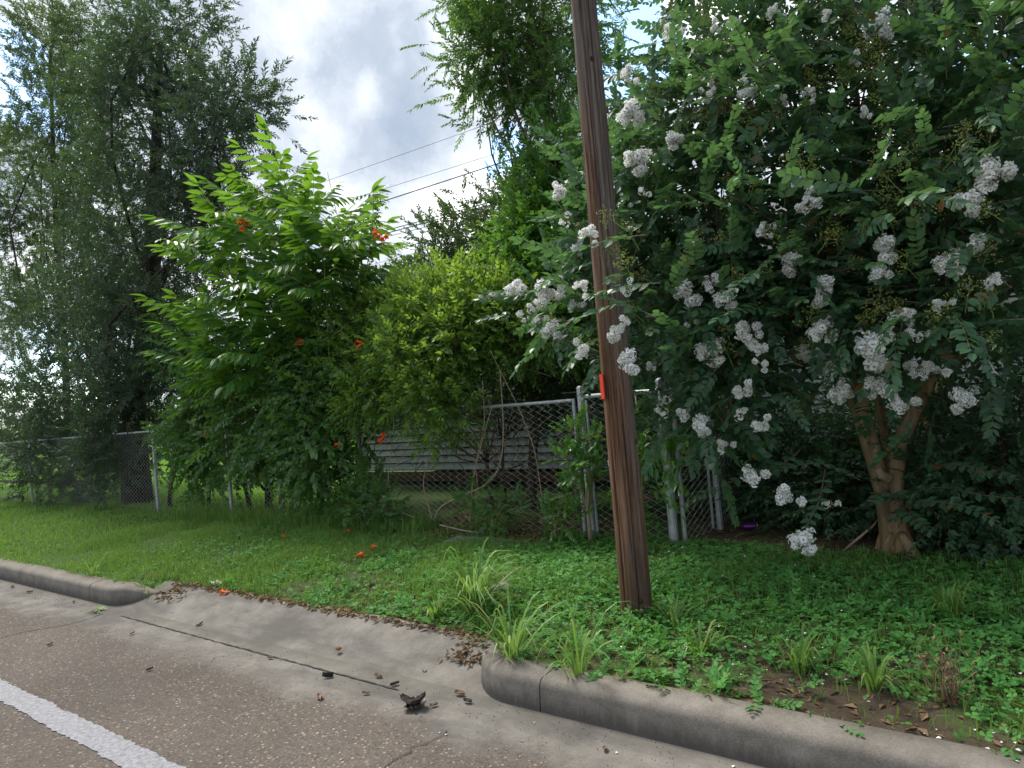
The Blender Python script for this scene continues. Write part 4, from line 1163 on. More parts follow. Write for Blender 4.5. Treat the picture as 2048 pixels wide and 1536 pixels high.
# seedling with compound leaves behind the pole
pf = leaf_T(0.12, 0.042, LANC, 0.2, 0.25)
sT = [twig_T(g, 0.3, 7, pf, 'opp', 55, 0.3, 0.003, 1.0, 0.2, 0.3) for _ in range(3)]
base = np.array([px_x(1290, 1060, 5.0), 5.0, 0.17])
make_tree('ash_seedling', 'upright seedling with drooping compound leaves against the fence behind the pole', 'seedling', base, [base, base + np.array([0, 0, 0.5]), at(1285, 870, 5.0), at(1270, 790, 5.0)], 0.014, 0.006,
          [B(1290, 870, 4.95, 0.14, 1), B(1270, 930, 4.95, 0.15, 1), B(1310, 920, 4.95, 0.13, 1), B(1285, 980, 4.95, 0.13, 0.8), B(1260, 860, 5.0, 0.15, 0.8), B(1190, 870, 5.0, 0.1, 0.4)], sT, m_privet, g, 24, 0.1, 2.2, (0.7, 1.05), 0.0, 0.005, 0.003, m_green_stem, droop_low=0.4)

# --- dark understorey right
g = np.random.default_rng(113)
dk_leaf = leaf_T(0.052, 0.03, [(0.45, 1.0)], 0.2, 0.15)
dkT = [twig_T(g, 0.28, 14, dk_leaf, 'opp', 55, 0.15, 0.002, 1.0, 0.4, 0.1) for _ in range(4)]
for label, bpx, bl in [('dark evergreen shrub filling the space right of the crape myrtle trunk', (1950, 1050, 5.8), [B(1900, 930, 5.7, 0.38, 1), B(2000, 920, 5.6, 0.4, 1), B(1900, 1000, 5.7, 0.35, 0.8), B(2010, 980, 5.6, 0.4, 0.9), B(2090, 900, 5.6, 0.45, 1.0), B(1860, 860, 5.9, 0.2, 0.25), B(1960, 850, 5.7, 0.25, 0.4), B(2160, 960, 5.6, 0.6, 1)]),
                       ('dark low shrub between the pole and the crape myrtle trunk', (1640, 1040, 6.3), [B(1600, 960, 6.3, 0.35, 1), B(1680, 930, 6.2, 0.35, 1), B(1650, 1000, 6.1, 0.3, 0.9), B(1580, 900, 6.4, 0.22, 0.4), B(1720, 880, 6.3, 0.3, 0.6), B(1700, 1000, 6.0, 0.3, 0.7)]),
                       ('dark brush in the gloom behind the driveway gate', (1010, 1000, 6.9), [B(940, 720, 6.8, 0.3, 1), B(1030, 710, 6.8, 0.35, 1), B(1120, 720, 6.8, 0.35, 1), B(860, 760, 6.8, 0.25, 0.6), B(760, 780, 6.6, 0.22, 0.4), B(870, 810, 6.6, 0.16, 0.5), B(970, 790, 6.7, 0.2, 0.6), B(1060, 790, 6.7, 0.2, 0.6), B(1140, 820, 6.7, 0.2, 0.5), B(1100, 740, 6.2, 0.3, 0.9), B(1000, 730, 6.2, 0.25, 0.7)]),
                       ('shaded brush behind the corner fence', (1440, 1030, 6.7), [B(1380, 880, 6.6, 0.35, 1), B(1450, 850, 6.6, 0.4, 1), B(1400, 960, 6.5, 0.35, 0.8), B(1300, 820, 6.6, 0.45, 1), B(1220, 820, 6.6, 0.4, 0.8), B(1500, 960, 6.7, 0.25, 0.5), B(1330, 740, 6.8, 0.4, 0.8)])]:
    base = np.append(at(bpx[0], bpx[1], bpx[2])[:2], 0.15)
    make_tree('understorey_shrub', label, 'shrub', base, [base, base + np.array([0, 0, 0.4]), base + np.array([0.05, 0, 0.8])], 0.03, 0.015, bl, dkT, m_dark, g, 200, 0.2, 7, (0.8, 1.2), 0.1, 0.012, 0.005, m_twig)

# ------------------------------------------------------------------ crape myrtle
g = np.random.default_rng(114)
cr_leaf = leaf_T(0.072, 0.040, [(0.22, 0.8), (0.58, 1.0)], 0.15, 0.12)
crT = [twig_T(g, 0.34, 16, cr_leaf, 'opp', 60, 0.18, 0.002, 1.0, 0.28, 0.12) for _ in range(5)]
CB = np.array([px_x(1795, 1090, 5.3), 5.3, 0.17])
cm = plant('crape_myrtle', 'white flowering crape myrtle with a pale multi stemmed trunk', 'tree', CB)
blobs = [B(1300, 400, 4.9, 0.7, 1.2), B(1480, 260, 5.0, 0.85, 1.5), B(1720, 220, 5.2, 0.95, 1.7), B(1960, 260, 5.0, 0.9, 1.5), B(1430, 520, 4.7, 0.6, 1.2), B(1650, 480, 4.8, 0.75, 1.4), B(1870, 480, 4.8, 0.7, 1.2),
         B(1270, 600, 4.4, 0.36, 0.7), B(1400, 680, 4.5, 0.36, 0.7), B(1390, 790, 4.5, 0.25, 0.35), B(1570, 630, 4.6, 0.42, 0.8), B(1740, 590, 4.7, 0.34, 0.6), B(1410, 130, 5.2, 0.45, 0.8), B(1600, 40, 5.4, 0.8, 1.2), B(1880, 40, 5.4, 0.9, 1.2), B(1500, -120, 5.6, 0.8, 0.6), B(1800, -120, 5.6, 0.9, 0.7),
         B(2120, 420, 4.9, 0.7, 1.0), B(2060, 80, 5.1, 0.7, 0.8), B(1120, 600, 4.5, 0.16, 0.2), B(1450, 850, 4.5, 0.16, 0.15), B(1270, 290, 5.0, 0.28, 0.4), B(1930, 640, 4.9, 0.2, 0.2), B(2250, 250, 5, 0.9, 0.9), B(1240, 480, 4.8, 0.35, 0.5)]
P, D, C = crown(g, blobs, 500, 0.24, 6.0, 0.3, 0.45, 0.6, 0.8, 1.0, 0.15)
mb = MB(); fill_crown(mb, g, crT, P - CB, D, 0.8, 1.2)
o = mb.build('crown', [m_crape, m_twig], cm); o['kind'] = 'stuff'
# trunks
tb = MB()


def smooth_path(pts, n=16):
    P = np.array(pts, float); u = np.linspace(0, len(P) - 1, n); P = np.stack([np.interp(u, np.arange(len(P)), P[:, c]) for c in range(3)], -1)
    P[1:-1] = (P[:-2] + 2 * P[1:-1] + P[2:]) / 4; P[1:-1] = (P[:-2] + 2 * P[1:-1] + P[2:]) / 4
    return P


def flute(mb, P, r, n=18, amp=0.10, ph=0.0):
    P = np.asarray(P, float); k = len(P); st = MB(); st.tube(P, r, n, cap=False); V = st.v[0].reshape(k, n, 3)
    a = np.arange(n) / n * 2 * np.pi
    f = 1 + amp * np.sin(3 * a[None, :] + ph + np.linspace(0, 1.6, k)[:, None]) + amp * 0.6 * np.sin(5 * a[None, :] + 2 * ph + np.linspace(0, -1, k)[:, None])
    V = P[:, None, :] + (V - P[:, None, :]) * f[..., None]
    i = np.arange(k - 1)[:, None] * n; j = np.arange(n)[None, :]; j2 = (j + 1) % n
    mb.add(V.reshape(-1, 3), quads=np.stack([i + j, i + j2, i + n + j2, i + n + j], -1).reshape(-1, 4))


def tz(px, py, d): return at(px, py, d) - CB


main = [
    ([tz(1782, 1105, 5.3), tz(1775, 1040, 5.3), tz(1764, 970, 5.3), tz(1738, 880, 5.28), tz(1712, 790, 5.25), tz(1700, 690, 5.2), tz(1650, 560, 5.1)], [0.068, 0.058, 0.055, 0.056, 0.060, 0.05, 0.03]),
    ([tz(1800, 1105, 5.28), tz(1793, 1040, 5.3), tz(1790, 960, 5.32), tz(1800, 890, 5.32), tz(1822, 840, 5.33), tz(1862, 760, 5.4), tz(1880, 640, 5.4), tz(1900, 500, 5.4)], [0.065, 0.055, 0.053, 0.052, 0.048, 0.04, 0.035, 0.03]),
    ([tz(1814, 1103, 5.32), tz(1808, 1060, 5.36), tz(1800, 1010, 5.4), tz(1790, 960, 5.42), tz(1765, 850, 5.5), tz(1745, 700, 5.55), tz(1740, 500, 5.4)], [0.05, 0.042, 0.038, 0.03, 0.03, 0.03, 0.03]),
    ([tz(1840, 1075, 5.7), tz(1842, 1000, 5.75), tz(1850, 900, 5.8), tz(1885, 770, 5.8), tz(1930, 680, 5.75), tz(1985, 600, 5.7), tz(2060, 540, 5.6)], [0.055, 0.05, 0.048, 0.045, 0.045, 0.042, 0.035]),
    ([tz(1845, 1080, 5.75), tz(1848, 900, 5.85), tz(1868, 720, 5.9), tz(1890, 600, 5.9), tz(1900, 450, 5.8)], [0.05, 0.045, 0.04, 0.036, 0.03])]
for k, (pp, rr) in enumerate(main):
    P_ = smooth_path(pp, 20); R_2 = np.interp(np.linspace(0, 1, 20), np.linspace(0, 1, len(rr)), rr)
    flute(tb, P_, R_2, 18, 0.09, k * 1.3)
for k in range(7):                               # root flare and cut stubs at the base
    a = k / 7 * 6.28; q0 = np.array([math.cos(a) * 0.05, math.sin(a) * 0.05, 0.16]); q1 = np.array([math.cos(a) * 0.17, math.sin(a) * 0.15, -0.05])
    tb.tube(wob(g, q0, q1, 5, 0.08), np.linspace(0.03, 0.04, 5), 8)
trk = tb.build('trunk', m_cbark, cm, smooth=True)
b = MB(); s0 = tz(1762, 950, 5.22); b.tube([s0 + np.array([0.03, 0.05, -0.03]), s0, s0 + np.array([-0.012, -0.02, 0.045])], [0.035, 0.03, 0.022], 9); b.build('cut_stub', m_drystem, trk)
lb = MB()
ends = [np.array(pp[-1]) for pp, _ in main]
for c, r, w in blobs:
    c = np.asarray(c) - CB; e = min(ends, key=lambda q: np.linalg.norm(q - c))
    lb.tube(wob(g, e, c, 8, 0.07, 0.08), np.linspace(0.03, 0.010, 8), 7)
for k, (cc, c) in enumerate(C):
    lb.tube(wob(g, c - CB, cc - CB, 4, 0.08), np.linspace(0.007, 0.003, 4), 4, cap=False)
lb.build('limbs', m_twig, cm, smooth=True)

# leafy twigs at the near face, each a part
tw_me = []
for T in [twig_T(g, 0.36, 18, cr_leaf, 'opp', 60, 0.15, 0.0022, 1.05, 0.22, 0.1) for _ in range(6)]:
    b = MB(); b.add(T[0], tris=T[1], tm=T[2]); o = b.build('leafy_twig', [m_crape, m_drystem]); tw_me.append(o.data); bpy.data.objects.remove(o)


def place(name, me, parent, base, p, d_, up, s):
    o = bpy.data.objects.new(name, me); COL.objects.link(o); o.parent = parent
    R = frames(np.array([d_], float), np.array([up], float))[0]; q = np.asarray(p) - base
    o.matrix_local = Matrix([[R[i][0] * s, R[i][1] * s, R[i][2] * s, q[i]] for i in range(3)] + [[0, 0, 0, 1]])
    return o


def crape_front(px, py):
    """distance of the near face of the crown"""
    d = 4.25
    if py < 300: d = 4.3 + (300 - py) / 300 * 0.45
    if px < 1300: d = min(d, 4.1)
    if px < 1260 and 440 < py < 760: d = 3.3
    if px < 1160: d = 4.2
    if py > 700 and px > 1560: d = 4.6
    return d


cnt = 0
while cnt < 215:
    px, py = g.uniform(1180, 2060), g.uniform(20, 860)
    if py > 640 and (px > 1560 or px < 1240): continue
    if py > 760 and px > 1530: continue
    if px < 1260 and (py < 400 or py > 720): continue
    d = crape_front(px, py) + abs(g.normal(0, 0.22))
    if PX - 0.16 < at(px, py, d)[0] < PX + 0.16 and abs(d - PY) < 0.25: d = PY - 0.3
    p = at(px, py, d)
    d_ = np.array([g.normal(0, 0.8) - 0.25, -0.55 + g.normal(0, 0.4), g.normal(0.05, 0.35)])
    place('leafy_twig', tw_me[int(g.integers(0, 6))], cm, CB, p - unit(d_) * 0.2, d_, (g.normal(0, 0.3), -0.3, 1), g.uniform(0.75, 1.15)); cnt += 1
# arching low shoots with paired leaves
shoots = [([(1600, 900, 4.9), (1560, 935, 4.6), (1480, 955, 4.4), (1410, 985, 4.3), (1360, 1015, 4.3)], 11), ([(1720, 960, 4.9), (1650, 925, 4.6), (1590, 930, 4.45), (1540, 950, 4.4)], 8),
          ([(1650, 940, 4.8), (1640, 1000, 4.5), (1620, 1040, 4.4), (1600, 1075, 4.35)], 8), ([(1790, 1020, 5.1), (1850, 1000, 4.9), (1930, 1010, 4.8), (2000, 1045, 4.75)], 12),
          ([(1790, 1000, 5.2), (1870, 970, 5.0), (1960, 990, 4.9), (2060, 1000, 4.9)], 10), ([(1780, 1000, 5.2), (1760, 985, 5.0), (1740, 1010, 4.9)], 5), ([(1850, 930, 5.1), (1930, 930, 4.9), (2040, 960, 4.8)], 10), ([(1800, 1010, 5.1), (1830, 1040, 4.9), (1870, 1070, 4.85)], 7), ([(1770, 1000, 5.15), (1800, 985, 5.0), (1850, 1010, 4.95)], 6)]
for pts, pairs in shoots:
    Pw = smooth_path([at(*q) for q in pts], 14) - CB
    b = MB(); b.tube(Pw, np.linspace(0.004, 0.002, 14), 5, m=1)
    for k in range(pairs):
        t = 0.12 + 0.88 * k / pairs; i = t * 13; i0 = int(i); p = Pw[i0] + (Pw[min(13, i0 + 1)] - Pw[i0]) * (i - i0); tan = unit(Pw[min(13, i0 + 1)] - Pw[max(0, i0 - 1)])
        sd = unit(np.cross(tan, np.array([0, -0.45, 0.9])))
        for s in (-1, 1):
            T = xf(cr_leaf, p, tan * 0.45 + sd * s + g.normal(size=3) * 0.12, np.array([0, -0.45, 0.9]) + g.normal(size=3) * 0.15, g.uniform(0.8, 1.1) * (1.0 - 0.4 * t ** 3))
            b.add(T[0], tris=T[1], tm=T[2])
    b.build('leafy_shoot', [m_crape, m_twig], cm)


# blossom clusters
def floret(g):
    V = []; F = []; n = 0; parts = []
    for k in range(5):
        a = k / 5 * 6.28 + g.normal(0, 0.2); L = g.uniform(0.013, 0.020); w = L * 1.0; el = g.uniform(0.0, 0.4)
        d = np.array([math.cos(a) * math.cos(el), math.sin(a) * math.cos(el), math.sin(el)]); sd = np.array([-math.sin(a), math.cos(a), g.normal(0, 0.4)])
        nn = np.cross(sd, d)
        p0 = d * 0.003; p1 = d * L * 0.75 + sd * w / 2 + nn * g.normal(0, 0.003); p2 = d * L + nn * g.normal(0, 0.003); p3 = d * L * 0.75 - sd * w / 2 + nn * g.normal(0, 0.003)
        parts.append((np.array([p0, p1, p2, p3]), np.array([(0, 1, 2), (0, 2, 3)]), np.array([0, 0])))
    o = 0.004; oc = np.array([(o, 0, o), (-o, 0, o), (0, o, o), (0, -o, o), (0, 0, 2.2 * o), (0, 0, 0)])
    parts.append((oc, np.array([(0, 2, 4), (2, 1, 4), (1, 3, 4), (3, 0, 4)]), np.full(4, 1)))
    return join_T(parts)


fls = [floret(g) for _ in range(4)]


def octa(r):
    v = np.array([(r, 0, 0), (-r, 0, 0), (0, r, 0), (0, -r, 0), (0, 0, r), (0, 0, -r)], float)
    return v, np.array([(0, 2, 4), (2, 1, 4), (1, 3, 4), (3, 0, 4), (2, 0, 5), (1, 2, 5), (3, 1, 5), (0, 3, 5)]), np.full(8, 1)


def cluster_mesh(g, n, buds, lobes):
    """an open ruffled panicle along +Y, white florets with a few buds and thin stalks"""
    mb = MB(); ax = MB()
    mb.tube([(0, -0.06, 0), (0, 0.05, 0), (0, 0.13, 0)], [0.003, 0.002, 0.001], 4, 2, cap=False)
    cs = [np.array([g.normal(0, 0.034), 0.01 + 0.10 * k / max(1, lobes - 1) + g.normal(0, 0.015), g.normal(0, 0.034)]) for k in range(lobes)]
    for c in cs:
        R = 0.034 * g.uniform(0.55, 1.25)
        d = unit(g.normal(size=(n // lobes, 3))); p = c + d * R * g.uniform(0.6, 1.25, (len(d), 1)); Rm = frames(np.cross(d, g.normal(size=d.shape)), d)
        pick = g.integers(0, 4, len(d))
        for i in range(4): mb.stamp(fls[i], p[pick == i], Rm[pick == i], g.uniform(0.85, 1.3, (pick == i).sum()))
    bp = np.array([0, 0.05, 0]) + unit(g.normal(size=(buds, 3))) * np.array([0.055, 0.085, 0.055]) * g.uniform(0.7, 1.1, (buds, 1))
    mb.stamp(octa(0.0045), bp, np.broadcast_to(np.eye(3), (buds, 3, 3)), g.uniform(0.7, 1.3, buds))
    for q in bp[::2]: mb.tube([(0, q[1] * 0.6, 0), q], 0.0008, 3, 2, cap=False)
    o = mb.build('blossom_cluster', [m_petal, m_bud, m_green_stem]); me = o.data; bpy.data.objects.remove(o); return me


def bud_mesh(g):
    mb = MB(); mb.tube([(0, -0.05, 0), (0, 0.05, 0), (0, 0.13, 0)], [0.003, 0.002, 0.001], 4, 2, cap=False)
    for k in range(9):
        y = 0.01 + 0.012 * k; a = k * 2.4; L = 0.055 * (1 - 0.07 * k); e = np.array([math.cos(a) * L, y + 0.03, math.sin(a) * L]); mb.tube([(0, y, 0), e], 0.001, 3, 2, cap=False)
        m = 7; q = e + g.normal(size=(m, 3)) * 0.012; mb.stamp(octa(0.0050), q, np.broadcast_to(np.eye(3), (m, 3, 3)), g.uniform(0.7, 1.3, m))
    o = mb.build('bud_cluster', [m_petal, m_bud, m_green_stem]); me = o.data; bpy.data.objects.remove(o); return me


CL = [cluster_mesh(g, 190, 14, 7), cluster_mesh(g, 150, 18, 6), cluster_mesh(g, 130, 22, 6), cluster_mesh(g, 72, 26, 4), cluster_mesh(g, 34, 30, 3)]
BUD = [bud_mesh(g) for _ in range(3)]
blossoms = [(1257, 228, 50), (1272, 318, 48), (1120, 380, 32), (1133, 440, 26), (1347, 283, 36), (1180, 462, 32), (1155, 488, 26), (1032, 578, 36), (1085, 580, 36), (1105, 595, 40), (1054, 628, 30), (1100, 660, 40), (1080, 640, 26), (1070, 608, 26), (1165, 697, 36), (1232, 668, 34), (1258, 722, 44), (1370, 582, 58), (1428, 565, 34), (1448, 596, 44), (1417, 700, 58), (1393, 648, 30), (1493, 663, 40), (1515, 688, 38), (1584, 522, 48),
            (1775, 492, 50), (1895, 525, 52), (1757, 548, 36), (1647, 565, 40), (1645, 598, 34), (1640, 662, 46), (1812, 632, 42), (1745, 693, 66), (1775, 672, 40), (1667, 730, 46), (1605, 713, 32), (1818, 737, 32), (1858, 738, 40), (1678, 785, 46), (1750, 772, 50), (1806, 812, 42), (1924, 797, 46), (1845, 672, 26), (1525, 730, 28), (1490, 782, 34), (1330, 815, 30), (1403, 848, 40), (1482, 828, 28), (1526, 850, 34), (1360, 828, 26), (1442, 890, 28),
            (1507, 955, 42), (1565, 990, 42), (1662, 1008, 26), (1602, 1080, 50), (1978, 350, 66), (1938, 400, 50), (1633, 400, 40), (1600, 418, 26), (1630, 385, 26), (1755, 52, 52), (1495, 180, 34), (1560, 200, 30), (1412, 190, 30), (1705, 125, 28), (1420, 160, 26), (1428, 60, 26), (1620, 185, 26), (1250, 150, 30), (1535, 455, 24), (1520, 465, 24), (1957, 487, 34), (2040, 265, 40), (1600, 365, 22), (1290, 385, 22), (1185, 380, 18), (1340, 60, 30), (1550, 20, 30), (1470, 45, 30), (1650, 30, 24), (1728, 235, 22), (1256, 575, 24), (1165, 570, 28), (1150, 610, 24), (1245, 640, 22), (1300, 740, 20), (1880, 610, 24), (1985, 555, 26)]
for px, py, sz in blossoms:
    d = crape_front(px, py) - 0.06
    if py > 870: d = 4.33 if px != 1662 else 4.6
    if px < 1130: d = 4.12
    if py > 700 and px > 1560 and py < 870: d = 4.5
    p = at(px, py, d); depth = np.dot(p - CAM, FWD); s = sz / (F_PX / depth) / 0.145
    d_ = (g.normal(0, 0.7), -0.9, 0.35 + g.normal(0, 0.4))
    k = (0 if sz > 44 else int(g.integers(0, 3))) if sz > 30 else int(g.integers(2, 5))
    p = p - unit(np.array(d_)) * 0.05 * s
    place('blossom_cluster', CL[k], cm, CB, p, d_, (g.normal(), 0, 1), max(0.5, s * g.uniform(0.9, 1.05)))
for k in range(130):
    px, py = g.uniform(1180, 2040), g.uniform(20, 720)
    if px < 1260 and py < 400: continue
    p = at(px, py, crape_front(px, py) + g.uniform(-0.05, 0.15))
    place('bud_cluster', BUD[k % 3], cm, CB, p, (g.normal(0, 0.7), -0.6, 0.6 + g.normal(0, 0.4)), (g.normal(), 0, 1), g.uniform(0.7, 1.15))

# ------------------------------------------------------------------ overhead cables
CYd = 15.0
CABLE = ['thin black cable, topmost of the overhead lines', 'thin black cable, second from the top of the overhead lines', 'thick single black cable hanging below the two thin top ones', 'upper of the twin thick black cables below the single thick one', 'lower of the twin thick black cables below the single thick one', 'thin black cable right below the twin thick cables', 'medium black cable on its own below the twin cables', 'thin black cable, third from the bottom of the overhead lines', 'thin black cable, second from the bottom of the overhead lines', 'black cable, lowest of all the overhead lines']
for ci, (a, c, r) in enumerate([((660, 360), (985, 245), 0.006), ((742, 385), (1010, 303), 0.006), ((735, 413), (1040, 313), 0.016), ((768, 462), (1000, 399), 0.014), ((768, 468), (1000, 405), 0.014), ((772, 474), (965, 425), 0.008), ((740, 512), (930, 462), 0.010), ((790, 517), (865, 497), 0.006), ((800, 527), (860, 510), 0.006), ((815, 535), (870, 519), 0.008)]):
    p0, p1 = at(*a, CYd), at(*c, CYd); e = (p1 - p0) / (p1[0] - p0[0])
    z0 = (p0[2] + p1[2]) / 2; x0 = (p0[0] + p1[0]) / 2; sl_ = max(-0.03, min(0.03, e[2]))
    X_ = np.linspace(-60, 45, 50)
    b = MB(); b.tube(np.stack([X_, np.full(50, CYd), z0 + sl_ * (X_ - x0) + 0.0006 * (X_ - x0) ** 2], -1), r, 6)
    o = b.build('power_cable', m_cable)
    tag(o, CABLE[ci], 'cable', 'overhead cables')

# ------------------------------------------------------------------ left background
g = np.random.default_rng(115)
for k, (px, d, r, h) in enumerate([(-60, 24, 2.2, 3.4), (30, 27, 2.0, 3.0), (110, 30, 2.4, 3.6), (-180, 22, 2.5, 4.5), (200, 33, 2.4, 3.4), (330, 30, 2.3, 3.2), (450, 28, 2.2, 3.4), (560, 26, 2.2, 3.2), (680, 25, 2.0, 3.0)]):
    bp = at(px, 900, d); base = np.array([bp[0], d, 0.15])
    make_tree('distant_tree', ['soft green tree at the far end of the bright yard'][0], 'tree', base, [base, base + np.array([0, 0, h * 0.35]), base + np.array([0.1, 0, h * 0.6])], 0.14, 0.08,
              [(base + np.array([0, 0, h * 0.62]), (r, r * 0.8, h * 0.42), 1.0), (base + np.array([r * 0.5, 0, h * 0.4]), (r * 0.7, r * 0.6, h * 0.3), 0.7), (base + np.array([-r * 0.5, -0.3, h * 0.45]), (r * 0.7, r * 0.6, h * 0.3), 0.7)], farT, m_elder, g, 60, 0.6, 6, (1.5, 2.2), 0.2, 0.05, 0.02, group='trees at the far end of the yard')
bx = at(30, 940, 17)[0]
b = MB(); b.box((-1.6, 0, 0), (2.0, 0.3, 0.42)); o = b.build('garden_wall', m_stone); o.location = (bx, 17, 0.18)
tag(o, 'low grey concrete garden wall at the end of the bright yard', 'wall')

# ------------------------------------------------------------------ grass, clover, litter
g = np.random.default_rng(116)


def blades(mb, P, H, W, g, lean=0.45, segs=2):
    m = len(P); a = g.uniform(0, 2 * np.pi, m); la = g.uniform(0, 2 * np.pi, m); ln = np.abs(g.normal(0, lean, m))
    s = np.stack([np.cos(a), np.sin(a), a * 0], -1) * (W / 2)[:, None]; l = np.stack([np.cos(la), np.sin(la), a * 0], -1)
    up = np.array([0, 0, 1.0])
    p1 = P + up * (H * 0.55)[:, None] + l * (H * ln * 0.3)[:, None]
    zz_ = H * np.clip(0.95 - 0.35 * ln, 0.3, 1)
    p2 = P + up * zz_[:, None] + l * (H * ln * 0.9)[:, None]
    V = np.stack([P - s, P + s, p1 + s * 0.8, p1 - s * 0.8, p2], 1)
    F = np.array([(0, 1, 2), (0, 2, 3), (3, 2, 4)])
    mb.add(V.reshape(-1, 3), tris=(F[None] + (np.arange(m) * 5)[:, None, None]).reshape(-1, 3))


def in_lawn(x, y):
    ok = y > KF + 0.13
    ap = (x > AX0 - 0.2) & (x < AX1 + 0.22) & (y < AB + 0.03 + 0.07 * (vnoise(x * 6, y * 0 + 3) - 0.5))
    pole_ = (x - PX) ** 2 + (y - PY) ** 2 < 0.085 ** 2
    return ok & ~ap & ~pole_


def scatter(n, x0, x1, y0, y1, dens):
    x = g.uniform(x0, x1, n); y = g.uniform(y0, y1, n)
    k = in_lawn(x, y) & (g.random(n) < dens(x, y)); x, y = x[k], y[k]
    return np.stack([x, y, lawn_z(x, y) - 0.004], -1)


def patch(x, y, f, ox): return vnoise(x * f + ox, y * f + ox * 1.7) * 0.6 + vnoise(x * f * 2.3 + ox, y * f * 2.3) * 0.4


def bare(x, y):         # bare earth by the kerb and round the pole foot
    near = 1 - sstep(0.10, 0.75, y - KF - 0.13)
    rt = sstep(-3.2, -2.2, x)
    b_ = near * (0.45 + 0.4 * rt) * (0.4 + 1.2 * patch(x, y, 2.2, 41)) + 0.35 * np.exp(-((x - PX + 0.3) ** 2 + (y - PY + 0.35) ** 2) / 0.12)
    b_ = b_ + 0.9 * ((patch(x, y, 1.5, 21) - 0.58) * 3).clip(0, 1) * rt * 0.7
    lit = sstep(-5.4, -5.0, x) * (1 - sstep(-3.6, -3.2, x)) * sstep(4.62, 4.8, y)
    sh = sstep(-2.2, -1.8, x) * sstep(4.9, 5.3, y)
    return np.clip(b_ + lit + sh, 0, 0.97)


mb = MB()
def gd(x, y):
    right = sstep(-4.2, -2.2, x)
    d = (1 - 0.80 * right) * np.clip(0.15 + 2.4 * (patch(x, y, 1.6, 3) - 0.28), 0.12, 1)
    d = d + right * 0.5 * ((patch(x, y, 1.9, 8) - 0.52) * 4).clip(0, 1)
    return np.clip(d, 0, 1) * (1 - bare(x, y) * 0.8)
P = scatter(170000, -9, 2.0, KF + 0.1, 5.25, gd)
H = g.uniform(0.025, 0.085, len(P)) * (0.45 + 1.3 * patch(P[:, 0], P[:, 1], 1.6, 3)) * (1 + 0.5 * sstep(4.6, 5.1, P[:, 1]) * (P[:, 0] < -4.5))
blades(mb, P, H, g.uniform(0.0035, 0.007, len(P)), g, 0.55)
P = scatter(60000, -26, -9, KF + 0.1, 5.4, lambda x, y: np.clip(0.75 + 0 * x, 0, 1))
blades(mb, P, g.uniform(0.04, 0.085, len(P)), g.uniform(0.007, 0.012, len(P)), g, 0.5)
o = mb.build('grass', m_grass); tag(o, 'short green verge grass between the kerb and the fence', 'grass', None, 'stuff')
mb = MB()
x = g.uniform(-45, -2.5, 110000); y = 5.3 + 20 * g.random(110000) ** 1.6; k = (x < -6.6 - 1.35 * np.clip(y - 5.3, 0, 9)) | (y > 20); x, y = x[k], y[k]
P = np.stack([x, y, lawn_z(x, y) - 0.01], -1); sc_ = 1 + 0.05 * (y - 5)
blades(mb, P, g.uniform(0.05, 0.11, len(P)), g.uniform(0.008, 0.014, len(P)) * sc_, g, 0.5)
o = mb.build('yard_grass', m_yard_lit); tag(o, 'bright sunlit yard grass beyond the fence', 'grass', None, 'stuff')

# taller tufty grass along the fence foot
mb = MB()
P = scatter(9000, -9.5, -4.9, 4.75, 5.3, lambda x, y: 0.3 + 0.7 * patch(x, y, 2.0, 2))
blades(mb, P, g.uniform(0.10, 0.26, len(P)), g.uniform(0.004, 0.007, len(P)), g, 0.5)
o = mb.build('fence_grass', m_grass); tag(o, 'taller grass standing along the foot of the fence', 'grass', None, 'stuff')

# clover and small creeping weeds on the right
cl_leaf = leaf_T(0.020, 0.019, [(0.45, 0.9), (0.85, 1.0)], 0.15, 0.05)
parts = []
for k in range(3):
    a = k * 2.094; parts.append(xf(cl_leaf, (0, 0, 0), (math.cos(a), math.sin(a), 0.12), (0, 0, 1)))
clT = join_T(parts)
def cd(x, y):
    right = sstep(-4.6, -2.6, x)
    return np.clip((0.12 + 0.88 * right) * (0.25 + 1.1 * patch(x, y, 1.7, 13)), 0, 1) * (1 - bare(x, y))
P = scatter(52000, -7.5, 2.0, KF + 0.12, 5.2, cd)
P[:, 2] += g.uniform(0.012, 0.055, len(P))
mb = MB(); R = frames(np.stack([g.normal(size=len(P)), g.normal(size=len(P)), g.normal(0, 0.25, len(P))], -1), np.array([0, 0, 1.0]) + g.normal(size=P.shape) * 0.35)
mb.stamp(clT, P, R, g.uniform(0.6, 1.25, len(P)))
o = mb.build('clover', m_clover); tag(o, 'low clover and creeping weeds covering the verge around the pole', 'clover', None, 'stuff')
# broad-leaved creeping weeds at the kerb
wd_leaf = leaf_T(0.04, 0.022, [(0.3, 0.9), (0.65, 0.8)], 0.2, 0.1)
wdT = [twig_T(g, 0.12, 8, wd_leaf, 'opp', 60, -0.1, 0.0012, 1.0, 0.3, -0.2) for _ in range(3)]
P = scatter(3600, -6.0, 2.0, KF + 0.14, 4.2, lambda x, y: ((patch(x, y, 2.6, 31) - 0.46) * 5).clip(0, 1))
D = np.stack([g.normal(size=len(P)), g.normal(size=len(P)), np.abs(g.normal(0.35, 0.35, len(P)))], -1)
mb = MB(); fill_crown(mb, g, wdT, P + np.array([0, 0, 0.01]), unit(D), 0.5, 1.1, 0.3)
o = mb.build('verge_weeds', [m_clover, m_green_stem]); tag(o, 'patchy broad leaved weeds creeping towards the kerb', 'weeds', None, 'stuff')

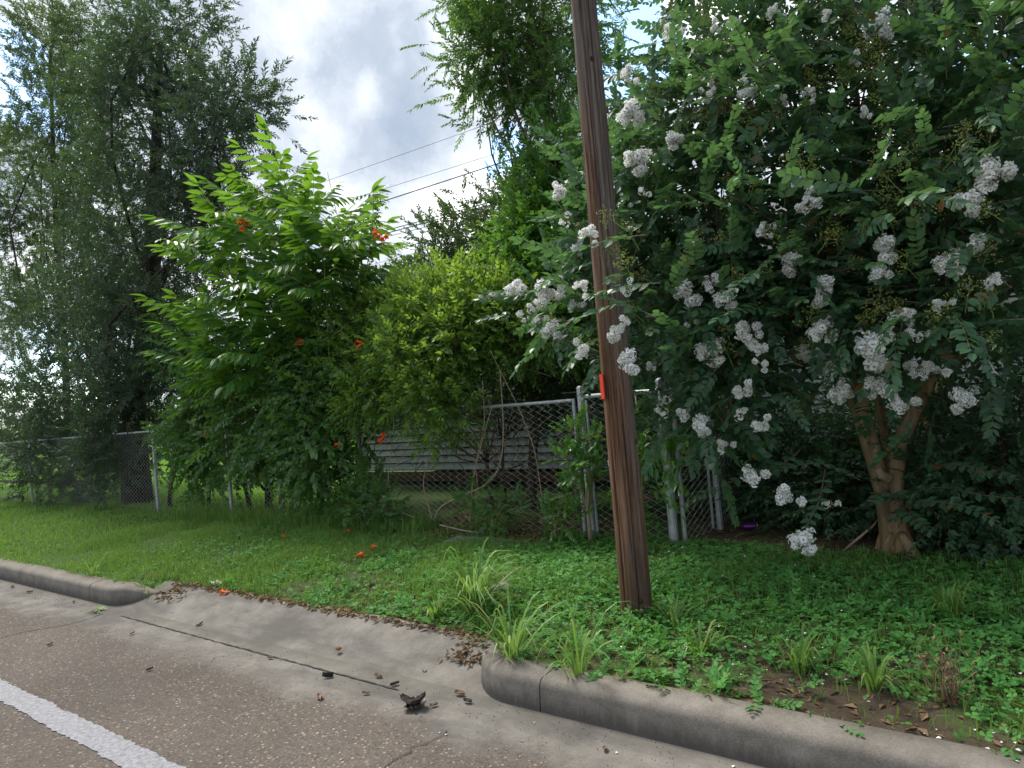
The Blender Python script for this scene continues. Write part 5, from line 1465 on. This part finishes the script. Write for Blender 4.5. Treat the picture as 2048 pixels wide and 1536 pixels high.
# leaf litter under the gate, along the kerb and behind the apron
lt = kite_T(0.05, 0.022, 0.5, 0.45)
Ps = [scatter(4200, -5.3, -3.0, 4.68, 5.9, lambda x, y: 0.35 + 0.65 * sstep(4.7, 4.9, y) + 0 * x), scatter(1300, -6.1, 1.8, KF + 0.14, 3.4, lambda x, y: bare(x, y)), scatter(2200, -2.4, 1.6, 5.0, 6.6, lambda x, y: 0.8 + 0 * x)]
xk = g.uniform(AX0 + 0.1, AX1 - 0.1, 500); yk = AB - 0.02 + np.abs(g.normal(0, 0.035, 500)) - 0.03; Ps.append(np.stack([xk, yk, np.maximum(lawn_z(xk, yk), 0.004 + apron_z(xk, np.minimum(yk, AB)))], -1))
xk = np.concatenate([g.normal(AX0 + 0.12, 0.1, 120), g.normal(AX1 - 0.08, 0.08, 120)]); yk = g.uniform(KF + 0.2, AB, 240); Ps.append(np.stack([xk, yk, 0.004 + apron_z(xk, yk)], -1))
P = np.vstack(Ps) + np.array([0, 0, 0.008])
mb = MB(); R = frames(np.stack([g.normal(size=len(P)), g.normal(size=len(P)), g.normal(0, 0.2, len(P))], -1), np.array([0, 0, 1.0]) + g.normal(size=P.shape) * 0.4)
mb.stamp(lt, P, R, g.uniform(0.4, 1.3, len(P)))
o = mb.build('leaf_litter', m_litter); tag(o, 'dry brown leaf litter under the gate and at the kerb', 'leaf litter', None, 'stuff')
# fallen white petals
xk = np.concatenate([g.uniform(-2.4, 1.8, 260), g.normal(0.55, 0.35, 420), g.uniform(-2.6, 1.4, 18)]); yk = np.concatenate([g.uniform(2.85, 4.9, 260), g.normal(2.82, 0.07, 420), g.uniform(2.2, 2.58, 18)])
zk = np.where(yk < KF + 0.002, 0.004, np.where(yk < KF + 0.16, 0.156, lawn_z(xk, yk) + 0.012)); zk = np.where((yk > 2.95), zk + g.uniform(0.0, 0.045, len(xk)), zk)
pet = kite_T(0.016, 0.014, 0.4, 0.55); P = np.stack([xk, yk, zk], -1); P = P[(yk < KF - 0.01) | (yk > KF + 0.05)]
mb = MB(); R = frames(np.stack([g.normal(size=len(P)), g.normal(size=len(P)), g.normal(0, 0.1, len(P))], -1), np.array([0, 0, 1.0]) + g.normal(size=P.shape) * 0.3)
mb.stamp(pet, P, R, g.uniform(0.5, 1.2, len(P)))
o = mb.build('fallen_petals', m_petal); tag(o, 'white petals fallen from the crape myrtle over verge and gutter', 'petals', None, 'stuff')
# grit in the gutter
xk = g.uniform(-8, 2, 1500); yk = KF - np.abs(g.normal(0, 0.22, 1500)) - 0.01; k = ~((xk > AX0 - 0.3) & (xk < AX1 + 0.3) & (g.random(1500) < 0.5))
P = np.stack([xk, yk, xk * 0 + 0.003], -1)[k]; gr = octa(0.003); mb = MB(); mb.stamp((gr[0], gr[1], gr[2] * 0), P, np.broadcast_to(np.eye(3), (len(P), 3, 3)), g.uniform(0.4, 1.3, len(P)))
o = mb.build('gutter_grit', m_stone); tag(o, 'loose grit washed along the concrete gutter', 'grit', None, 'stuff')


# arching grass tufts at the kerb
def tuft(label, x, y, n, L0, L1, spread, seed):
    gg = np.random.default_rng(seed); z = max(gz(x, y), 0.0) if y > KF + 0.05 else 0.0
    b = MB()
    for k in range(n):
        a = gg.uniform(0, 6.28); L = gg.uniform(L0, L1); d = np.array([math.cos(a), math.sin(a), 0]); r0 = d * abs(gg.normal(0, 0.03)); t = np.linspace(0, 1, 7)
        e = gg.uniform(0.4, 1.0) * spread; h = np.sin(t * math.pi * gg.uniform(0.55, 0.85)) * L * gg.uniform(0.35, 0.75)
        P = r0 + d * (t ** 1.2 * L * e)[:, None] + np.stack([t * 0, t * 0, h], -1)
        P[:, 2] = np.maximum(P[:, 2], -0.0 if y > KF else 0.003)
        if y < KF + 0.4:
            over = (P[:, 1] + y) < KF; P[over, 2] = np.maximum(P[over, 2] - 0.4 * (KF - P[over, 1] - y), -z + 0.02)
        w = 0.0055 * np.array([0.8, 1, 1, 0.9, 0.7, 0.4, 0.05]); sd = np.array([-d[1], d[0], 0.2])
        V = np.concatenate([P - sd * w[:, None], P + sd * w[:, None]]); ii = np.arange(6); b.add(V, quads=np.stack([ii, ii + 1, 8 + ii, 7 + ii], -1))
    o = b.build('grass_tuft', m_grass); o.location = (x, y, z); tag(o, label, 'grass tuft', 'arching grass tufts along the kerb')


for k, (lab, px, py, z, n, a, c, s) in enumerate([('big arching grass tuft where the kerb return meets the driveway', 950, 1225, 0.14, 130, 0.32, 0.62, 0.9), ('grass tuft drooping over the rounded kerb end beside the pole', 1025, 1310, 0.15, 60, 0.28, 0.52, 0.95), ('thin grass tuft hanging down the kerb face near the pole', 1160, 1345, 0.15, 22, 0.26, 0.45, 0.9),
                                                 ('small grass tuft growing from the gutter joint by the left kerb end', 195, 1222, 0.0, 40, 0.04, 0.10, 0.9), ('grass tuft leaning over the left kerb just before its curve', 300, 1165, 0.15, 18, 0.15, 0.28, 0.9), ('narrow grass tuft leaning over the straight left kerb', 185, 1150, 0.15, 16, 0.15, 0.28, 0.9), ('grass tuft on the lawn edge above the driveway apron', 870, 1230, 0.12, 30, 0.12, 0.25, 0.8),
                                                 ('loose grass tuft in the clover right of the pole', 1400, 1300, 0.18, 34, 0.12, 0.24, 0.8), ('loose grass tuft on the bare earth above the right kerb', 1600, 1330, 0.17, 40, 0.12, 0.26, 0.8), ('tall grass tuft in the clover below the crape myrtle', 1900, 1230, 0.2, 50, 0.14, 0.3, 0.7), ('pale grass tuft in the weeds beside the pole foot', 1350, 1250, 0.18, 30, 0.1, 0.2, 0.9), ('dense grass tuft near the right end of the kerb', 1750, 1370, 0.17, 40, 0.12, 0.24, 0.8)]):
    q = on_z(px, py, z); tuft(lab, q[0], q[1], n, a, c, s, 300 + k)

# small purplish weed by the kerb
b = MB(); gg = np.random.default_rng(5)
for k in range(40):
    p0 = np.array([gg.normal(0, 0.01), gg.normal(0, 0.01), 0.0]); p1 = p0 + np.array([gg.normal(0, 0.04), gg.normal(0, 0.04), gg.uniform(0.05, 0.3)]); b.tube(wob(gg, p0, p1, 4, 0.1), [0.002, 0.002, 0.0016, 0.001], 4)
    T = kite_T(0.02, 0.01); v = xf(T, p1, gg.normal(size=3), (0, 0, 1)); b.add(v[0], tris=v[1])
q = on_z(1900, 1400, 0.17); o = b.build('dry_weed', m_brownleaf); o.location = (q[0], q[1], gz(q[0], q[1]))
tag(o, 'reddish brown dried weed standing in the verge above the right kerb', 'weed')


# single fallen leaves, curled
def fallen(name, label, cat, px, py, z, L, mat, seed, group=None, curl=0.5):
    gg = np.random.default_rng(seed); n, m = 9, 7; V = []
    for i in range(n):
        t = i / (n - 1); w = L * 0.33 * math.sin(math.pi * min(0.97, t * 0.92 + 0.06)) ** 0.8
        for j in range(m):
            u = j / (m - 1) * 2 - 1
            V.append((u * w * (1 - 0.3 * curl * abs(u)), (t - 0.5) * L, curl * L * (0.42 * abs(u) ** 1.6 + 0.3 * (t - 0.5) ** 2) + gg.normal(0, 0.012 * L * (1 + curl)) + 0.002))
    Q = [(i * m + j, i * m + j + 1, (i + 1) * m + j + 1, (i + 1) * m + j) for i in range(n - 1) for j in range(m - 1)]
    b = MB(); V = np.array(V); V[:, 2] -= V[:, 2].min() - 0.001; b.add(V, quads=Q)
    b.tube([(0, -0.5 * L, 0.004), (0.02 * L, -0.75 * L, 0.005)], L * 0.015, 4)
    p = on_z(px, py, z); o = b.build(name, mat, smooth=True); o.location = (p[0], p[1], z + 0.0015); o.rotation_euler = (gg.normal(0, 0.08), gg.normal(0, 0.08), gg.uniform(0, 6.28))
    return tag(o, label, cat, group)


q = on_z(828, 1416, 0)
dl = empty('crumpled_leaf', (q[0], q[1], 0.002)); tag(dl, 'large crumpled black leaf lying on the road near the kerb', 'leaf'); dl.rotation_euler = (0, 0, 2.2)
for k in range(4):
    gg = np.random.default_rng(40 + k); n = 7; V = []
    for i in range(n):
        for j in range(n):
            u, v = i / (n - 1) - 0.5, j / (n - 1) - 0.5; a = k * 1.5
            e = 1 - 0.5 * abs(u) - 0.3 * abs(v); x_ = u * 0.10 * e * 1.2; y_ = v * 0.075 * e * 1.3
            V.append((x_ * math.cos(a) - y_ * math.sin(a) + gg.normal(0, 0.012) * 0.4 + 0.018 * math.cos(a), x_ * math.sin(a) + y_ * math.cos(a) + 0.018 * math.sin(a), 0.003 + abs(u + 0.5) * 0.034 * (k % 2 + 0.4) + 0.015 * math.sin(9 * v + k) ** 2 + abs(gg.normal(0, 0.003))))
    b = MB(); b.add(V, quads=[(i * n + j, i * n + j + 1, (i + 1) * n + j + 1, (i + 1) * n + j) for i in range(n - 1) for j in range(n - 1)]); b.build('leaf_fold', m_dead, dl, smooth=False)
b = MB(); b.tube([(0.02, -0.03, 0.004), (0.06, -0.045, 0.006), (0.085, -0.04, 0.004)], [0.004, 0.003, 0.002], 6); b.build('stalk', m_drystem, dl)
fallen('fallen_leaf', 'curled black leaf lying where the apron meets the road', 'leaf', 655, 1356, 0, 0.06, m_dead, 61, None, 0.9)
fallen('fallen_leaf', 'small orange brown leaf lying in the gutter below the right kerb', 'leaf', 1458, 1512, 0, 0.035, m_brownleaf, 62, None, 0.3)
fallen('fallen_leaf', 'curled tan leaf standing at the foot of the gate weeds', 'leaf', 1128, 1068, 0.2, 0.14, m_brownleaf, 63, None, 0.8)
spots = [(676, 1300, 0, 0.04), (640, 1396, 0, 0.06), (757, 1354, 0, 0.05), (790, 1370, 0, 0.05), (732, 1388, 0, 0.04), (868, 1412, 0, 0.04), (825, 1240, .06, 0.04), (400, 1250, 0, 0.05), (440, 1243, 0, 0.04), (540, 1225, 0.03, 0.04), (100, 1290, 0, 0.05), (265, 1268, 0, 0.04), (148, 1205, 0, 0.04), (60, 1185, 0, 0.06), (25, 1175, 0, 0.06), (90, 1172, 0, 0.07), (40, 1165, 0, 0.05), (345, 1228, 0, 0.04), (300, 1340, 0, 0.04), (850, 1345, 0, 0.05), (920, 1390, 0, 0.06), (935, 1405, 0, 0.05), (690, 1225, 0.07, 0.05), (1210, 1500, 0, 0.04), (720, 1220, 0.08, 0.06), (540, 1317, 0, 0.04)]
for k, (px, py, z, L) in enumerate(spots):
    fallen('fallen_leaf', 'small dry leaf scattered on the concrete pavement and gutter', 'leaf', px, py, z + 0.004, L, m_dead if k % 3 == 0 else m_brownleaf, 70 + k, 'small leaves scattered on the pavement', 0.5)


def pebble(label, px, py, z, r, mat, seed, name='stone', cat='stone', group=None, squash=0.7):
    gg = np.random.default_rng(seed); V = []; n, m = 8, 12; f = gg.normal(size=(3, 3)) * 3
    for i in range(n + 1):
        for j in range(m):
            a = math.pi * i / n; q = j / m * 2 * math.pi; d = np.array([math.sin(a) * math.cos(q), math.sin(a) * math.sin(q), math.cos(a)]); k = 1 + 0.13 * math.sin(f[0] @ d) + 0.09 * math.sin(f[1] @ d + 1)
            V.append(d * r * k * np.array([1.15, 0.9, squash]))
    V = np.array(V); V[:, 2] -= V[:, 2].min() + 0.002; b = MB(); b.add(V, quads=[(i * m + j, i * m + (j + 1) % m, (i + 1) * m + (j + 1) % m, (i + 1) * m + j) for i in range(n) for j in range(m)])
    p = on_z(px, py, z); o = b.build(name, mat, smooth=True); o.location = (p[0], p[1], z); return tag(o, label, cat, group)


pebble('dark grey stone lying near the back edge of the apron', 818, 1263, 0.08, 0.02, m_stone, 1)
pebble('half buried dark stone in the grass behind the apron', 1005, 1190, 0.15, 0.085, m_stone, 2, squash=0.5)
pebble('brown pine cone like clod on the driveway apron', 677, 1300, 0.03, 0.018, m_brownleaf, 3, 'clod', 'clod')
# flat concrete paver at the edge of the leaf litter
p = on_z(955, 1090, 0.2); b = MB(); b.box((-0.3, -0.11, -0.03), (0.3, 0.11, 0.012)); o = b.build('paver', m_stone); o.location = (p[0], p[1], gz(p[0], p[1]) + 0.012); o.rotation_euler = (0.02, 0.01, 0.06); tag(o, 'flat grey concrete paver sunk in the grass before the gate', 'paver')
# scrap of white paper and shell
p = on_z(432, 1170, 0.1); gg = np.random.default_rng(9); n = 6; V = [((i / 5 - .5) * 0.11, (j / 5 - .5) * 0.06, 0.012 + 0.012 * math.sin(i * 1.7 + j) + gg.normal(0, 0.004)) for i in range(n) for j in range(n)]
b = MB(); b.add(V, quads=[(i * n + j, i * n + j + 1, (i + 1) * n + j + 1, (i + 1) * n + j) for i in range(n - 1) for j in range(n - 1)]); o = b.build('paper_scrap', m_white); o.location = (p[0], p[1], max(0.1, gz(p[0], p[1])) + 0.012); tag(o, 'crumpled pale paper scrap in the litter at the left kerb end', 'paper scrap')
# fallen trumpet flowers on the grass
for k, (px, py, z, lab) in enumerate([(712, 1128, 0.17, 'bright orange trumpet flower fallen on the open lawn'), (460, 1190, 0.09, 'red orange flower fallen at the back corner of the apron'), (570, 1085, 0.19, 'withered orange flower lying in the lawn below the vines'), (690, 1075, 0.19, 'orange petal fallen in the grass below the gate hinge post'), (755, 1110, 0.18, 'small red flower fallen in the lawn near the paver')]):
    p = on_z(px, py, z); o = bpy.data.objects.new('fallen_flower', flower_me.copy()); COL.objects.link(o); zz0 = gz(p[0], p[1]) if k != 1 else 0.1; o.location = (p[0], p[1], zz0 + 0.045 * (k != 1) + 0.014); o.rotation_euler = (0.1, 0.2, k * 2.0); o.scale = (1.1, 1.1, 1.1) if k < 2 else (0.7, 0.7, 0.7); tag(o, lab, 'flower')
# purple drink can
p = on_z(1500, 1062, 0.19); can = empty('drink_can', (p[0], p[1], gz(p[0], p[1]) + 0.034)); can.rotation_euler = (0, 0, 0.5)
tag(can, 'discarded purple drink can lying in the shade by the corner fence', 'can')
b = MB(); b.tube([(-0.058, 0, 0), (-0.05, 0, 0), (0.045, 0, 0), (0.056, 0, 0)], [0.026, 0.033, 0.033, 0.027], 20); b.build('body', m_can, can, smooth=False)
b = MB(); b.tube([(0.0565, 0, 0), (0.060, 0, 0)], [0.0275, 0.0275], 20); b.build('lid', m_alu, can)
# fallen branch leaning by the crape trunk
p = on_z(1690, 1095, 0.2); b = MB(); b.tube([(0, 0, 0.0), (0.1, 0.03, 0.09), (0.18, 0.08, 0.16), (0.22, 0.11, 0.22)], [0.008, 0.009, 0.007, 0.004], 7); o = b.build('fallen_branch', m_drystem, smooth=True); o.location = (p[0], p[1], gz(p[0], p[1])); tag(o, 'short tan dead branch leaning beside the crape myrtle trunk', 'branch')
